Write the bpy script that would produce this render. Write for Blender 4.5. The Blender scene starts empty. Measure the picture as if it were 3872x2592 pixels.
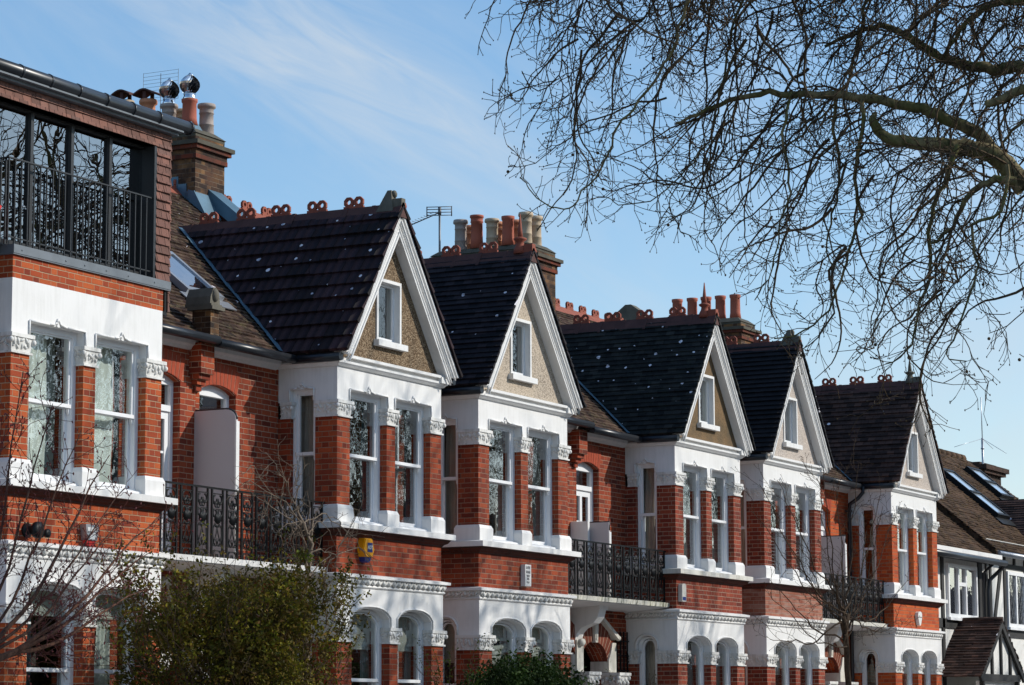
import bpy, math, random
from math import sin, cos, pi, radians, floor
from mathutils import Vector, Matrix
C = bpy.context.scene.collection
scene = bpy.context.scene
G = -1.6                      # street level; heights are measured from the photographer's eye

# ------------------------------------------------------------------ materials
class NT:
    def __init__(s, name):
        s.m = bpy.data.materials.new(name); s.m.use_nodes = True
        s.t = s.m.node_tree; s.t.nodes.clear()
        s.out = s.t.nodes.new('ShaderNodeOutputMaterial')
    def n(s, typ, ins=None, **props):
        nd = s.t.nodes.new(typ)
        for k, v in props.items(): setattr(nd, k, v)
        for k, v in (ins or {}).items(): s.put(nd.inputs[k], v)
        return nd
    def put(s, sock, v):
        if isinstance(v, bpy.types.NodeSocket): s.t.links.new(v, sock)
        elif v is not None: sock.default_value = v
    def m_(s, op, a, b=None, c=None):
        nd = s.t.nodes.new('ShaderNodeMath'); nd.operation = op
        for i, v in enumerate((a, b, c)):
            if v is not None: s.put(nd.inputs[i], v)
        return nd.outputs[0]
    def mix(s, f, a, b, blend='MIX'):
        nd = s.t.nodes.new('ShaderNodeMix'); nd.data_type = 'RGBA'; nd.blend_type = blend
        s.put(nd.inputs[0], f); s.put(nd.inputs[6], a); s.put(nd.inputs[7], b)
        return nd.outputs[2]
    def ramp(s, f, stops, interp='LINEAR'):
        nd = s.t.nodes.new('ShaderNodeValToRGB'); cr = nd.color_ramp; cr.interpolation = interp
        while len(cr.elements) < len(stops): cr.elements.new(0.5)
        for e, (p, c) in zip(cr.elements, stops):
            e.position = p; e.color = (c[0], c[1], c[2], 1) if not isinstance(c, (int, float)) else (c, c, c, 1)
        s.put(nd.inputs[0], f); return nd.outputs[0]
    def noise(s, vec, scale, detail=4, rough=.55):
        return s.n('ShaderNodeTexNoise', {'Vector': vec, 'Scale': scale, 'Detail': detail, 'Roughness': rough}).outputs[0]
    def uv(s):
        u = s.n('ShaderNodeUVMap'); return u.outputs[0]
    def pos(s):
        return s.n('ShaderNodeNewGeometry').outputs['Position']
    def bsdf(s, col, rough=.8, normal=None, metal=0., spec=.5, **kw):
        b = s.n('ShaderNodeBsdfPrincipled', {'Base Color': col, 'Roughness': rough, 'Metallic': metal, 'Specular IOR Level': spec})
        if normal is not None: s.put(b.inputs['Normal'], normal)
        s.t.links.new(b.outputs[0], s.out.inputs[0]); return b
    def bump(s, h, dist=.01, strength=1.):
        return s.n('ShaderNodeBump', {'Height': h, 'Distance': dist, 'Strength': strength}).outputs[0]

def c4(c): return (c[0], c[1], c[2], 1)
def plain(name, col, rough=.6, metal=0., var=.15, scale=6., bump=0., spec=.5):
    t = NT(name); p = t.pos()
    f = t.noise(p, scale, 5)
    c = t.mix(t.m_('MULTIPLY', f, 1.), c4([k*(1-var) for k in col]), c4([min(1, k*(1+var)) for k in col]))
    nrm = t.bump(t.noise(p, scale*12, 3), .004, bump) if bump else None
    t.bsdf(c, rough, nrm, metal, spec); return t.m

def brick(name, cols, mortar, dirt=.35, mw=.0108, streak=0., black=0.):
    t = NT(name); uv = t.uv()
    wob = t.n('ShaderNodeTexNoise', {'Vector': uv, 'Scale': 9., 'Detail': 3.})
    off = t.n('ShaderNodeVectorMath', {0: wob.outputs['Color'], 1: (.5, .5, .5)}, operation='SUBTRACT').outputs[0]
    off = t.n('ShaderNodeVectorMath', {0: off, 1: (.012, .011, 0)}, operation='MULTIPLY').outputs[0]
    uvw = t.n('ShaderNodeVectorMath', {0: uv, 1: off}, operation='ADD').outputs[0]
    sp = t.n('ShaderNodeSeparateXYZ', {0: uvw}); u, v = sp.outputs[0], sp.outputs[1]
    vc = t.m_('DIVIDE', v, .075); course = t.m_('FLOOR', vc)
    par = t.m_('FLOORED_MODULO', course, 2.)
    u2 = t.m_('DIVIDE', t.m_('ADD', u, t.m_('MULTIPLY', par, .16875)), .3375)
    cell = t.m_('FLOOR', u2); tt = t.m_('MULTIPLY', t.m_('SUBTRACT', u2, cell), .3375)
    isH = t.m_('GREATER_THAN', tt, .225)
    fv = t.m_('MULTIPLY', t.m_('SUBTRACT', vc, course), .075)
    loc = t.m_('SUBTRACT', tt, t.m_('MULTIPLY', isH, .225))
    e = t.m_('MINIMUM', fv, t.m_('ADD', loc, .0035))                       # distance into the brick from its mortar edge
    face = t.ramp(t.m_('DIVIDE', e, .03), [(max(0, mw/.03-.09), 0.), (mw/.03+.05, 1.)])
    wn = t.n('ShaderNodeTexWhiteNoise', {'Vector': t.n('ShaderNodeCombineXYZ', {0: course, 1: t.m_('ADD', t.m_('MULTIPLY', cell, 2.), isH), 2: .37}).outputs[0]}, noise_dimensions='3D')
    k = len(cols)
    c = t.ramp(wn.outputs[0], [(i/(k-1) if k > 1 else 0, cols[i]) for i in range(k)])
    p = t.pos()
    n1 = t.noise(p, 2.2, 5); n2 = t.noise(p, 60., 3)
    c = t.mix(t.m_('MULTIPLY', t.ramp(n2, [(.3, 1.), (.62, 0.)]), .28), c, c4([q*.45 for q in cols[0]]))
    c = t.mix(face, c4(mortar), t.mix(.18, c, c4((1., .80, .62)), 'MULTIPLY'))
    n0 = t.noise(p, .55, 4, .6)
    c = t.mix(t.ramp(n0, [(.32, 0.), (.68, .62)]), c, t.mix(1., c, c4((.62, .56, .60)), 'MULTIPLY'))
    c = t.mix(t.m_('MULTIPLY', t.ramp(n1, [(.36, 1.), (.64, 0.)]), dirt*1.25), c, c4((.07, .032, .024)), 'MIX')
    if streak:
        sc = t.n('ShaderNodeVectorMath', {0: p, 1: (1., 1., 5.)}, operation='MULTIPLY').outputs[0]
        c = t.mix(t.m_('MULTIPLY', t.ramp(t.noise(sc, 3., 4), [(.45, 0.), (.7, 1.)]), streak), c, c4((.42, .36, .31)))
    if black:
        c = t.mix(t.m_('MULTIPLY', t.ramp(t.noise(p, 3.1, 5), [(.42, 0.), (.62, 1.)]), black), c, c4((.018, .014, .013)))
    h = t.m_('ADD', face, t.m_('MULTIPLY', n2, .35))
    t.bsdf(c, .88, t.bump(h, .006, .9), spec=.25); return t.m

def paint(name, col=(.78, .78, .76), dirt=.12, dirtcol=(.42, .40, .36), rough=.62, bump=.25, streak=0., scol=(.08, .08, .05)):
    t = NT(name); p = t.pos()
    n1 = t.noise(p, 1.7, 6, .65); n2 = t.noise(p, 38., 3)
    sc = t.n('ShaderNodeVectorMath', {0: p, 1: (7., 7., .8)}, operation='MULTIPLY').outputs[0]
    n3 = t.noise(sc, 2.4, 5, .6)
    f = t.m_('MULTIPLY', t.ramp(t.m_('MULTIPLY', t.m_('ADD', n1, n3), .5), [(.46, 0.), (.70, 1.)]), dirt)
    c = t.mix(f, c4(col), c4(dirtcol))
    if streak:
        c = t.mix(t.m_('MULTIPLY', t.ramp(n3, [(.50, 0.), (.62, 1.)]), streak), c, c4(scol))
        c = t.mix(t.m_('MULTIPLY', t.ramp(n1, [(.52, 0.), (.66, 1.)]), streak*.6), c, c4((.22, .24, .08)))
    t.bsdf(c, rough, t.bump(n2, .004, bump), spec=.35); return t.m

def dash(name, a, b, size, bump, patch=None):
    """render with stones thrown at it"""
    t = NT(name); p = t.pos()
    vo = t.n('ShaderNodeTexVoronoi', {'Vector': p, 'Scale': size})
    g = t.n('ShaderNodeSeparateXYZ', {0: vo.outputs['Color']}).outputs[0]
    c = t.mix(g, c4(a), c4(b))
    c = t.mix(t.ramp(vo.outputs['Distance'], [(.35, 0.), (.7, .8)]), c, c4([q*.35 for q in a]))
    n1 = t.noise(p, 2.2, 5)
    if patch: c = t.mix(t.m_('MULTIPLY', t.ramp(n1, [(.42, 0.), (.68, 1.)]), patch[1]), c, c4(patch[0]))
    t.bsdf(c, .93, t.bump(t.m_('SUBTRACT', 1., vo.outputs['Distance']), .012, bump), spec=.2); return t.m

def tiles(name, cols, tw, th, spots=.0, rolls=0., moss=None, mossf=0., rough=.7, stain=.4):
    t = NT(name); uv = t.uv(); p = t.pos()
    sp = t.n('ShaderNodeSeparateXYZ', {0: uv}); u, v = sp.outputs[0], sp.outputs[1]
    row = t.m_('FLOOR', t.m_('DIVIDE', v, th)); par = t.m_('FLOORED_MODULO', row, 2.)
    uu = t.m_('ADD', t.m_('DIVIDE', u, tw), t.m_('MULTIPLY', par, .5)); col = t.m_('FLOOR', uu); fu = t.m_('SUBTRACT', uu, col)
    wn = t.n('ShaderNodeTexWhiteNoise', {'Vector': t.n('ShaderNodeCombineXYZ', {0: row, 1: col, 2: .5}).outputs[0]}, noise_dimensions='3D')
    k = len(cols); c = t.ramp(wn.outputs[0], [(i/(k-1), cols[i]) for i in range(k)])
    gap = t.ramp(t.m_('MINIMUM', fu, t.m_('SUBTRACT', 1., fu)), [(0., 1.), (.035, 0.)])
    c = t.mix(t.m_('MULTIPLY', gap, .8), c, c4((.006, .006, .007)))
    n1 = t.noise(p, 1.3, 6, .6); n2 = t.noise(p, 45., 3)
    c = t.mix(t.m_('MULTIPLY', t.ramp(n1, [(.4, 1.), (.65, 0.)]), stain), c, c4([q*.4 for q in cols[0]]))
    if moss: c = t.mix(t.m_('MULTIPLY', t.ramp(t.noise(p, 9., 5, .7), [(.5, 0.), (.68, 1.)]), mossf), c, c4(moss))
    if spots:
        wob = t.n('ShaderNodeTexNoise', {'Vector': p, 'Scale': 22., 'Detail': 2.})
        of = t.n('ShaderNodeVectorMath', {0: wob.outputs['Color'], 1: (.03, .03, .03)}, operation='MULTIPLY').outputs[0]
        pp = t.n('ShaderNodeVectorMath', {0: uv, 1: of}, operation='ADD').outputs[0]
        vo = t.n('ShaderNodeTexVoronoi', {'Vector': pp, 'Scale': 4.2}, voronoi_dimensions='2D')
        s3 = t.n('ShaderNodeSeparateXYZ', {0: vo.outputs['Color']})
        on = t.m_('MULTIPLY', t.m_('LESS_THAN', s3.outputs[0], spots*1.25), t.m_('GREATER_THAN', t.noise(p, 1.6, 2), .44))
        rad = t.m_('ADD', .030, t.m_('MULTIPLY', t.m_('POWER', s3.outputs[1], 2.), .115))
        m = t.m_('MULTIPLY', on, t.m_('LESS_THAN', vo.outputs['Distance'], rad))
        c = t.mix(t.m_('MULTIPLY', m, .95), c, c4((.80, .78, .84)))
    h = t.m_('ADD', t.m_('MULTIPLY', n2, .35), t.m_('MULTIPLY', gap, -1.))
    if rolls: h = t.m_('ADD', h, t.m_('MULTIPLY', t.m_('ABSOLUTE', t.m_('SINE', t.m_('MULTIPLY', u, pi/rolls))), 4.5))
    t.bsdf(c, rough, t.bump(h, .014, .9), spec=.2); return t.m

def glass(name, tint=(.75, .8, .82), amp=1., f0=.14, sc=4.2):
    t = NT(name); p = t.pos()
    nz = t.n('ShaderNodeTexNoise', {'Vector': p, 'Scale': sc, 'Detail': 2., 'Roughness': .45}).outputs[0]
    b = t.bump(nz, .0040*amp, .55)
    inc = t.n('ShaderNodeNewGeometry').outputs['Incoming']
    cs = t.m_('ABSOLUTE', t.n('ShaderNodeVectorMath', {0: inc, 1: b}, operation='DOT_PRODUCT').outputs['Value'])
    fr = t.m_('MINIMUM', t.m_('ADD', t.m_('MULTIPLY', t.m_('POWER', t.m_('SUBTRACT', 1., cs), 4.), 1.9), f0), 1.)
    tr = t.n('ShaderNodeBsdfTransparent', {'Color': c4(tint)})
    gl = t.n('ShaderNodeBsdfGlossy', {'Color': (1, 1, 1, 1), 'Roughness': .0, 'Normal': b})
    mx = t.n('ShaderNodeMixShader', {0: fr, 1: tr.outputs[0], 2: gl.outputs[0]})
    t.t.links.new(mx.outputs[0], t.out.inputs[0]); return t.m

def bark(name, a, b, moss=None, scale=14.):
    t = NT(name); p = t.pos()
    sc = t.n('ShaderNodeVectorMath', {0: p, 1: (1., 1., .45)}, operation='MULTIPLY').outputs[0]
    n = t.noise(sc, scale, 5, .65)
    c = t.mix(t.ramp(n, [(.35, 0.), (.65, 1.)]), c4(a), c4(b))
    if moss: c = t.mix(t.m_('MULTIPLY', t.ramp(t.noise(p, 3., 4), [(.45, 0.), (.6, 1.)]), .6), c, c4(moss))
    t.bsdf(c, .9, t.bump(n, .01, .6), spec=.2); return t.m

def leafmat(name, cols):
    t = NT(name); p = t.pos()
    vo = t.n('ShaderNodeTexVoronoi', {'Vector': p, 'Scale': 16.})
    g = t.n('ShaderNodeSeparateXYZ', {0: vo.outputs['Color']}).outputs[0]
    k = len(cols); c = t.ramp(g, [(i/(k-1), cols[i]) for i in range(k)])
    if 'bronze' in name: c = t.mix(t.ramp(t.noise(p, 3.4, 3), [(.48, 0.), (.66, .75)]), c, c4((.13, .065, .02)))
    c = t.mix(t.ramp(t.noise(p, 2.6, 3), [(.40, .85), (.60, 0.)]), c, c4([q*.25 for q in cols[1]]))
    d = t.n('ShaderNodeBsdfPrincipled', {'Base Color': c, 'Roughness': .65, 'Specular IOR Level': .15})
    tl = t.n('ShaderNodeBsdfTranslucent', {'Color': c})
    mx = t.n('ShaderNodeMixShader', {0: .25, 1: d.outputs[0], 2: tl.outputs[0]})
    t.t.links.new(mx.outputs[0], t.out.inputs[0]); return t.m

M = {}
OR = [(.24, .040, .018), (.42, .075, .024), (.52, .105, .030), (.60, .14, .038)]
M['brick_a'] = brick('orange_brick', OR, (.56, .40, .25), dirt=.15)
M['brick_b'] = brick('red_orange_brick', [(.16, .028, .014), (.34, .055, .020), (.42, .075, .025), (.50, .10, .032)], (.36, .23, .15), dirt=.28)
M['brick_c'] = brick('red_brick', [(.17, .030, .015), (.33, .055, .021), (.41, .073, .025), (.48, .10, .032)], (.42, .29, .20), dirt=.25, black=.22)
M['brick_d'] = brick('dull_red_brick', [(.15, .030, .018), (.28, .048, .024), (.34, .062, .030), (.39, .085, .038)], (.48, .36, .26), dirt=.22)
M['brick_e'] = brick('worn_pale_brick', [(.30, .085, .05), (.37, .12, .07), (.42, .16, .10), (.46, .20, .13)], (.42, .33, .25), dirt=.2, streak=.35)
M['brick_f'] = brick('bright_orange_brick', [(.40, .060, .018), (.54, .092, .022), (.62, .12, .028), (.67, .15, .034)], (.38, .23, .13), dirt=.2)
M['brick_wall'] = brick('wall_brick', [(.14, .025, .013), (.31, .050, .020), (.39, .070, .025), (.47, .095, .032)], (.50, .35, .24), dirt=.22)
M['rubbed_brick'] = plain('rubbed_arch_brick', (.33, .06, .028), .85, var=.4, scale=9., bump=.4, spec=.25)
M['voussoir'] = plain('shaded_arch_brick', (.17, .045, .027), .9, var=.4, scale=9., bump=.4, spec=.2)  # darker copy of the arch brick, porch shade put into its colour
M['mortar'] = plain('lime_mortar', (.42, .30, .21), .9, var=.2)
M['brick_dark'] = brick('dark_corbel_brick', [(.07, .018, .012), (.12, .028, .016), (.15, .036, .02)], (.08, .06, .05), dirt=.5)  # darker brick for the corbel under the sill
M['brick_london'] = brick('yellow_stock_brick', [(.03, .020, .014), (.10, .052, .026), (.20, .105, .042), (.30, .17, .07)], (.26, .20, .14), dirt=.45, black=.85)
M['brick_soot'] = brick('sooty_brown_brick', [(.025, .018, .014), (.05, .032, .022), (.08, .05, .032)], (.06, .05, .04), dirt=.5)
M['brick_red_dark'] = brick('old_red_brick', [(.10, .025, .015), (.20, .045, .02), (.27, .06, .024)], (.11, .08, .06), dirt=.5, black=.3)
M['white'] = paint('white_masonry_paint', (.75, .745, .73), dirt=.30, dirtcol=(.40, .39, .35))
M['white_tudor'] = paint('white_limewash', (.76, .75, .71), dirt=.35)
M['white_old'] = paint('grubby_white_paint', (.66, .64, .58), dirt=.75, dirtcol=(.30, .28, .20))
M['white_carved'] = paint('carved_white_plaster', (.72, .71, .68), dirt=.75, dirtcol=(.20, .20, .17), bump=.6)
M['white_stained'] = paint('algae_streaked_white', (.62, .60, .52), dirt=.5, streak=.9)
M['wood_white'] = paint('white_gloss_wood', (.80, .81, .82), dirt=.06, rough=.35, bump=.08)
M['cream'] = dash('cream_roughcast', (.50, .42, .33), (.60, .51, .41), 55, .5, ((.60, .50, .38), .4))
M['pebble'] = dash('pebbledash', (.16, .10, .055), (.42, .32, .21), 58, 1.0)
M['tanwall'] = dash('tan_render', (.24, .155, .075), (.27, .175, .10), 90, .35, ((.09, .075, .05), .85))
M['palewall'] = dash('pale_smooth_render', (.58, .51, .45), (.63, .56, .50), 70, .12, ((.52, .42, .33), .35))
M['tile_b'] = tiles('dark_interlocking_tile', [(.016, .010, .012), (.036, .019, .024), (.044, .023, .028), (.066, .034, .040)], .3, .24, spots=.34, rolls=.15, rough=.75)
M['tile_c'] = tiles('black_plain_tile', [(.009, .009, .012), (.018, .016, .021), (.024, .020, .026), (.042, .033, .038)], .165, .1, spots=.22, rough=.75)
M['tile_d'] = tiles('mossy_slate_tile', [(.006, .007, .007), (.014, .016, .016), (.019, .021, .020), (.038, .040, .036)], .165, .1, spots=.38, rough=.75, moss=(.03, .04, .03), mossf=.4)
M['tile_e'] = tiles('blue_black_tile', [(.009, .009, .011), (.013, .013, .016), (.019, .018, .021)], .165, .1, spots=.02, rough=.7)
M['tile_f'] = tiles('brown_black_tile', [(.030, .018, .015), (.058, .034, .028), (.078, .045, .036), (.12, .063, .047)], .165, .1, spots=.02, rough=.8)
M['tile_old'] = tiles('old_brown_clay_tile', [(.022, .013, .011), (.045, .024, .018), (.07, .038, .028), (.11, .066, .047)], .165, .1, spots=.12, moss=(.16, .13, .07), mossf=.7, rough=.9)
M['tile_hung'] = tiles('tile_hung_cladding', [(.14, .075, .06), (.20, .10, .08), (.26, .125, .095), (.13, .085, .075)], .165, .115, rough=.85, stain=.3)
M['tile_tudor'] = tiles('mossy_clay_tile', [(.045, .027, .018), (.085, .048, .03), (.12, .07, .042), (.06, .035, .022)], .165, .1, moss=(.12, .085, .028), mossf=.6, rough=.95)
M['terracotta'] = plain('terracotta', (.25, .062, .034), .8, var=.4, scale=7., bump=.5)
M['ridge'] = plain('weathered_ridge_tile', (.075, .030, .025), .85, var=.6, scale=5., bump=.6)
M['pot_red'] = plain('red_clay_pot', (.36, .095, .055), .8, var=.25, scale=5, bump=.3)
M['pot_orange'] = plain('orange_clay_pot', (.50, .21, .11), .8, var=.3, scale=5, bump=.3)
M['pot_buff'] = plain('buff_clay_pot', (.46, .36, .25), .85, var=.3, scale=5, bump=.3)
M['pot_grey'] = plain('grey_clay_pot', (.33, .28, .25), .9, var=.35, scale=5, bump=.3)
M['lead'] = plain('skylit_blue_lead', (.075, .15, .21), .5, var=.45, scale=3., metal=.2)  # blue skylight on shaded lead is put into the base colour
M['lead_dark'] = plain('dull_lead', (.13, .15, .17), .5, var=.4, scale=4., metal=.2)
M['stone'] = plain('lichened_stone', (.12, .11, .085), .9, var=.6, scale=5, bump=.8)
M['flaunch'] = plain('mossy_mortar', (.075, .068, .05), .95, var=.6, scale=6, bump=.8)
M['black'] = plain('black_gloss_paint', (.005, .006, .007), .5, var=.2, spec=.25)
M['gutter'] = plain('black_gutter_plastic', (.014, .017, .022), .35, var=.3)
M['dark_metal'] = plain('grey_black_metal', (.03, .032, .035), .4, metal=.4, var=.2)
M['steel'] = plain('polished_steel', (.75, .76, .78), .13, metal=1., var=.05)
M['alu'] = plain('dull_aluminium', (.40, .42, .45), .4, metal=.7, var=.1)
M['aerial'] = plain('weathered_aerial_alloy', (.16, .17, .18), .5, metal=.5, var=.1)
M['glass'] = glass('old_window_glass')
M['glass_new'] = glass('large_dark_glass', (.40, .42, .44), .55, .25, 1.7)
M['glass_side'] = glass('side_window_glass', (.85, .88, .88), .6, .05)
M['room'] = plain('painted_dim_room', (.045, .038, .034), .9)  # dimness of the unlit rooms is put into this dark colour
M['room_warm'] = plain('painted_dim_warm_room', (.09, .06, .04), .9)  # same painted dimness, warmer, for the loft room
M['void'] = plain('painted_porch_shade', (.010, .008, .008), 1., spec=0.)  # near-black: the porch's shade is put into the colour
M['sheer'] = plain('sheer_white_curtain', (.74, .76, .66), .9, var=.08)
M['curtain_cream'] = plain('cream_linen_curtain', (.40, .35, .29), .9, var=.1)
M['curtain_grey'] = plain('grey_green_curtain', (.24, .25, .22), .9, var=.1)
M['curtain_pale'] = plain('pale_green_curtain', (.42, .45, .40), .9, var=.1)
M['curtain_dark'] = plain('teal_dark_curtain', (.035, .07, .08), .9, var=.2)
M['blind'] = plain('cream_roller_blind', (.50, .50, .42), .8, var=.05)
M['shutter'] = plain('white_plantation_shutter', (.62, .63, .62), .6, var=.05)
M['screen'] = plain('lilac_grey_board', (.52, .49, .50), .7, var=.04, scale=2)
M['yellow'] = plain('yellow_plastic', (.85, .36, .005), .35, var=.04)
M['blue'] = plain('navy_plastic', (.012, .035, .20), .35, var=.05)
M['white_plastic'] = plain('white_plastic', (.72, .72, .70), .4, var=.03)
M['off_plastic'] = plain('aged_white_plastic', (.62, .60, .54), .45, var=.06)
M['red_plastic'] = plain('red_plastic', (.55, .02, .015), .4, var=.05)
M['ink'] = plain('grey_lettering', (.16, .16, .17), .6, var=.05)
M['black_timber'] = plain('black_stained_timber', (.014, .013, .012), .7, var=.4, scale=9, bump=.4)
M['bark_plane'] = bark('plane_tree_bark', (.05, .043, .022), (.26, .21, .11), (.10, .11, .03))
M['twig'] = bark('plane_twig', (.035, .025, .016), (.13, .088, .05), scale=25)
M['twig_brown'] = bark('brown_twig', (.045, .028, .018), (.12, .08, .05), scale=25)
M['twig_red'] = bark('reddish_twig', (.07, .02, .018), (.13, .045, .035), scale=25)
M['twig_maple'] = bark('olive_brown_maple_bark', (.05, .024, .017), (.15, .075, .048), scale=20)
M['bud_red'] = plain('red_leaf_bud', (.13, .018, .022), .6, var=.4)
M['vine'] = bark('grey_vine_stem', (.10, .075, .055), (.24, .19, .145), scale=25)
M['leaf_mix'] = leafmat('olive_bronze_leaf', [(.035, .042, .006), (.10, .11, .010), (.17, .18, .013), (.16, .085, .018), (.34, .30, .02), (.055, .07, .008), (.21, .10, .025), (.40, .35, .03)])
M['leaf_box'] = leafmat('dark_box_leaf', [(.018, .042, .008), (.035, .070, .013), (.060, .105, .02)])
M['leaf_fresh'] = leafmat('fresh_green_leaf', [(.05, .08, .01), (.10, .14, .015), (.15, .19, .02)])
M['asphalt'] = plain('asphalt', (.075, .074, .073), .9, var=.3, scale=2, bump=.4)
M['paving'] = plain('concrete_paving', (.38, .36, .33), .9, var=.2, scale=1.5, bump=.3)  # kept pale so the unseen ground bounces fill onto the fronts
M['earth'] = plain('garden_earth', (.05, .038, .026), .95, var=.4, scale=2, bump=.6)
M['road_paint'] = plain('white_road_paint', (.7, .7, .68), .7)

# ------------------------------------------------------------------ mesh builder
class MB:
    def __init__(s, T=None): s.v = []; s.f = []; s.uv = {}; s.T = T; s.sm = set()
    def V(s, p):
        if s.T: p = s.T(*p)
        s.v.append(p); return len(s.v)-1
    def face(s, pts, uv=None, smooth=False):
        idx = [s.V(p) for p in pts]; s.f.append(idx)
        if uv: s.uv[len(s.f)-1] = uv
        if smooth: s.sm.add(len(s.f)-1)
    def box(s, x0, x1, y0, y1, z0, z1):
        b = len(s.v)
        for p in ((x0,y0,z0),(x1,y0,z0),(x1,y1,z0),(x0,y1,z0),(x0,y0,z1),(x1,y0,z1),(x1,y1,z1),(x0,y1,z1)): s.V(p)
        for q in ((0,3,2,1),(4,5,6,7),(0,1,5,4),(1,2,6,5),(2,3,7,6),(3,0,4,7)): s.f.append([b+i for i in q])
    def frustum(s, r0, z0, r1, z1):
        b = len(s.v)
        for (x0,x1,y0,y1), z in ((r0,z0),(r1,z1)):
            for p in ((x0,y0),(x1,y0),(x1,y1),(x0,y1)): s.V((p[0],p[1],z))
        for q in ((0,3,2,1),(4,5,6,7),(0,1,5,4),(1,2,6,5),(2,3,7,6),(3,0,4,7)): s.f.append([b+i for i in q])
    def prism(s, poly, a0, a1, axis='y'):
        """extrude a 2-D outline; axis y: outline is (x,z); axis x: (y,z); axis z: (x,y)"""
        def P(q, a): return (q[0], a, q[1]) if axis == 'y' else ((a, q[0], q[1]) if axis == 'x' else (q[0], q[1], a))
        n = len(poly); b = len(s.v)
        for q in poly: s.V(P(q, a0))
        for q in poly: s.V(P(q, a1))
        s.f.append(list(range(b, b+n))); s.f.append(list(range(b+2*n-1, b+n-1, -1)))
        for i in range(n):
            j = (i+1) % n; s.f.append([b+j, b+i, b+n+i, b+n+j])
    def ring(s, outer, inner, a0, a1, axis='y'):
        """outline with a hole (same vertex count), extruded"""
        def P(q, a): return (q[0], a, q[1]) if axis == 'y' else ((a, q[0], q[1]) if axis == 'x' else (q[0], q[1], a))
        n = len(outer); b = len(s.v)
        for ps, a in ((outer,a0),(inner,a0),(outer,a1),(inner,a1)):
            for q in ps: s.V(P(q, a))
        for i in range(n):
            j = (i+1) % n; o0,i0,o1,i1 = b, b+n, b+2*n, b+3*n
            s.f += [[o0+i,o0+j,i0+j,i0+i],[o1+j,o1+i,i1+i,i1+j],[o0+j,o0+i,o1+i,o1+j],[i0+i,i0+j,i1+j,i1+i]]
    def sweep(s, path, prof, closed_prof=True):
        """profile (out, z) along a plan path, mitred; outward is to the right of travel"""
        n = len(path); nr = []
        for i in range(n-1):
            dx, dy = path[i+1][0]-path[i][0], path[i+1][1]-path[i][1]; l = math.hypot(dx, dy); nr.append((dy/l, -dx/l))
        b = len(s.v); k = len(prof)
        for i in range(n):
            if i == 0: mx, my = nr[0]
            elif i == n-1: mx, my = nr[-1]
            else:
                ax, ay = nr[i-1]; bx, by = nr[i]; d = 1 + ax*bx + ay*by
                mx, my = (ax+bx)/d, (ay+by)/d
            for o, z in prof: s.V((path[i][0]+mx*o, path[i][1]+my*o, z))
        for i in range(n-1):
            for j in range(k if closed_prof else k-1):
                j2 = (j+1) % k; s.f.append([b+i*k+j, b+i*k+j2, b+(i+1)*k+j2, b+(i+1)*k+j])
        if closed_prof: s.f.append([b+j for j in range(k)][::-1]); s.f.append([b+(n-1)*k+j for j in range(k)])
    def tube(s, path, rad, n=6, caps=True, smooth=True):
        if not isinstance(rad, (list, tuple)): rad = [rad]*len(path)
        pts = [Vector(p) for p in path]; b = len(s.v); m = len(pts)
        up = None
        for i, p in enumerate(pts):
            d = (pts[min(i+1, m-1)]-pts[max(i-1, 0)])
            if d.length < 1e-9: d = Vector((0,0,1))
            d.normalize()
            if up is None: up = d.orthogonal().normalized()
            else:
                up = up - d*up.dot(d)
                up = up.normalized() if up.length > 1e-6 else d.orthogonal().normalized()
            sd = d.cross(up); r = rad[i]
            for k in range(n):
                a = 2*pi*k/n; q = p + up*(r*cos(a)) + sd*(r*sin(a)); s.V(tuple(q))
        for i in range(m-1):
            for k in range(n):
                k2 = (k+1) % n
                if smooth: s.sm.add(len(s.f))
                s.f.append([b+i*n+k, b+i*n+k2, b+(i+1)*n+k2, b+(i+1)*n+k])
        if caps and n > 2: s.f.append([b+k for k in range(n)][::-1]); s.f.append([b+(m-1)*n+k for k in range(n)])
    def lathe(s, cx, cy, prof, n=14, cap=True, ax=None):
        b = len(s.v)
        for r, z in prof:
            for k in range(n):
                a = 2*pi*k/n; s.V((cx+r*cos(a), cy+r*sin(a), z))
        for i in range(len(prof)-1):
            for k in range(n):
                k2 = (k+1) % n; s.sm.add(len(s.f)); s.f.append([b+i*n+k, b+i*n+k2, b+(i+1)*n+k2, b+(i+1)*n+k])
        if cap: s.f.append([b+k for k in range(n)][::-1]); s.f.append([b+(len(prof)-1)*n+k for k in range(n)])
    def blob(s, c, r, rot=0., axis='y', nu=6, nv=4):
        b = len(s.v); cr, sr = cos(rot), sin(rot)
        def put(dx, dy, dz):
            if axis == 'y': dx, dz = dx*cr-dz*sr, dx*sr+dz*cr
            elif axis == 'x': dy, dz = dy*cr-dz*sr, dy*sr+dz*cr
            s.V((c[0]+dx, c[1]+dy, c[2]+dz))
        put(0, 0, -r[2])
        for i in range(1, nv):
            t = pi*i/nv
            for k in range(nu):
                a = 2*pi*k/nu; put(r[0]*sin(t)*cos(a), r[1]*sin(t)*sin(a), -r[2]*cos(t))
        put(0, 0, r[2]); top = len(s.v)-1
        def F(q): s.sm.add(len(s.f)); s.f.append(q)
        for k in range(nu):
            k2 = (k+1) % nu; F([b, b+1+k2, b+1+k]); F([top, top-nu+k, top-nu+k2])
            for i in range(nv-2): F([b+1+i*nu+k, b+1+i*nu+k2, b+1+(i+1)*nu+k2, b+1+(i+1)*nu+k])
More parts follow.
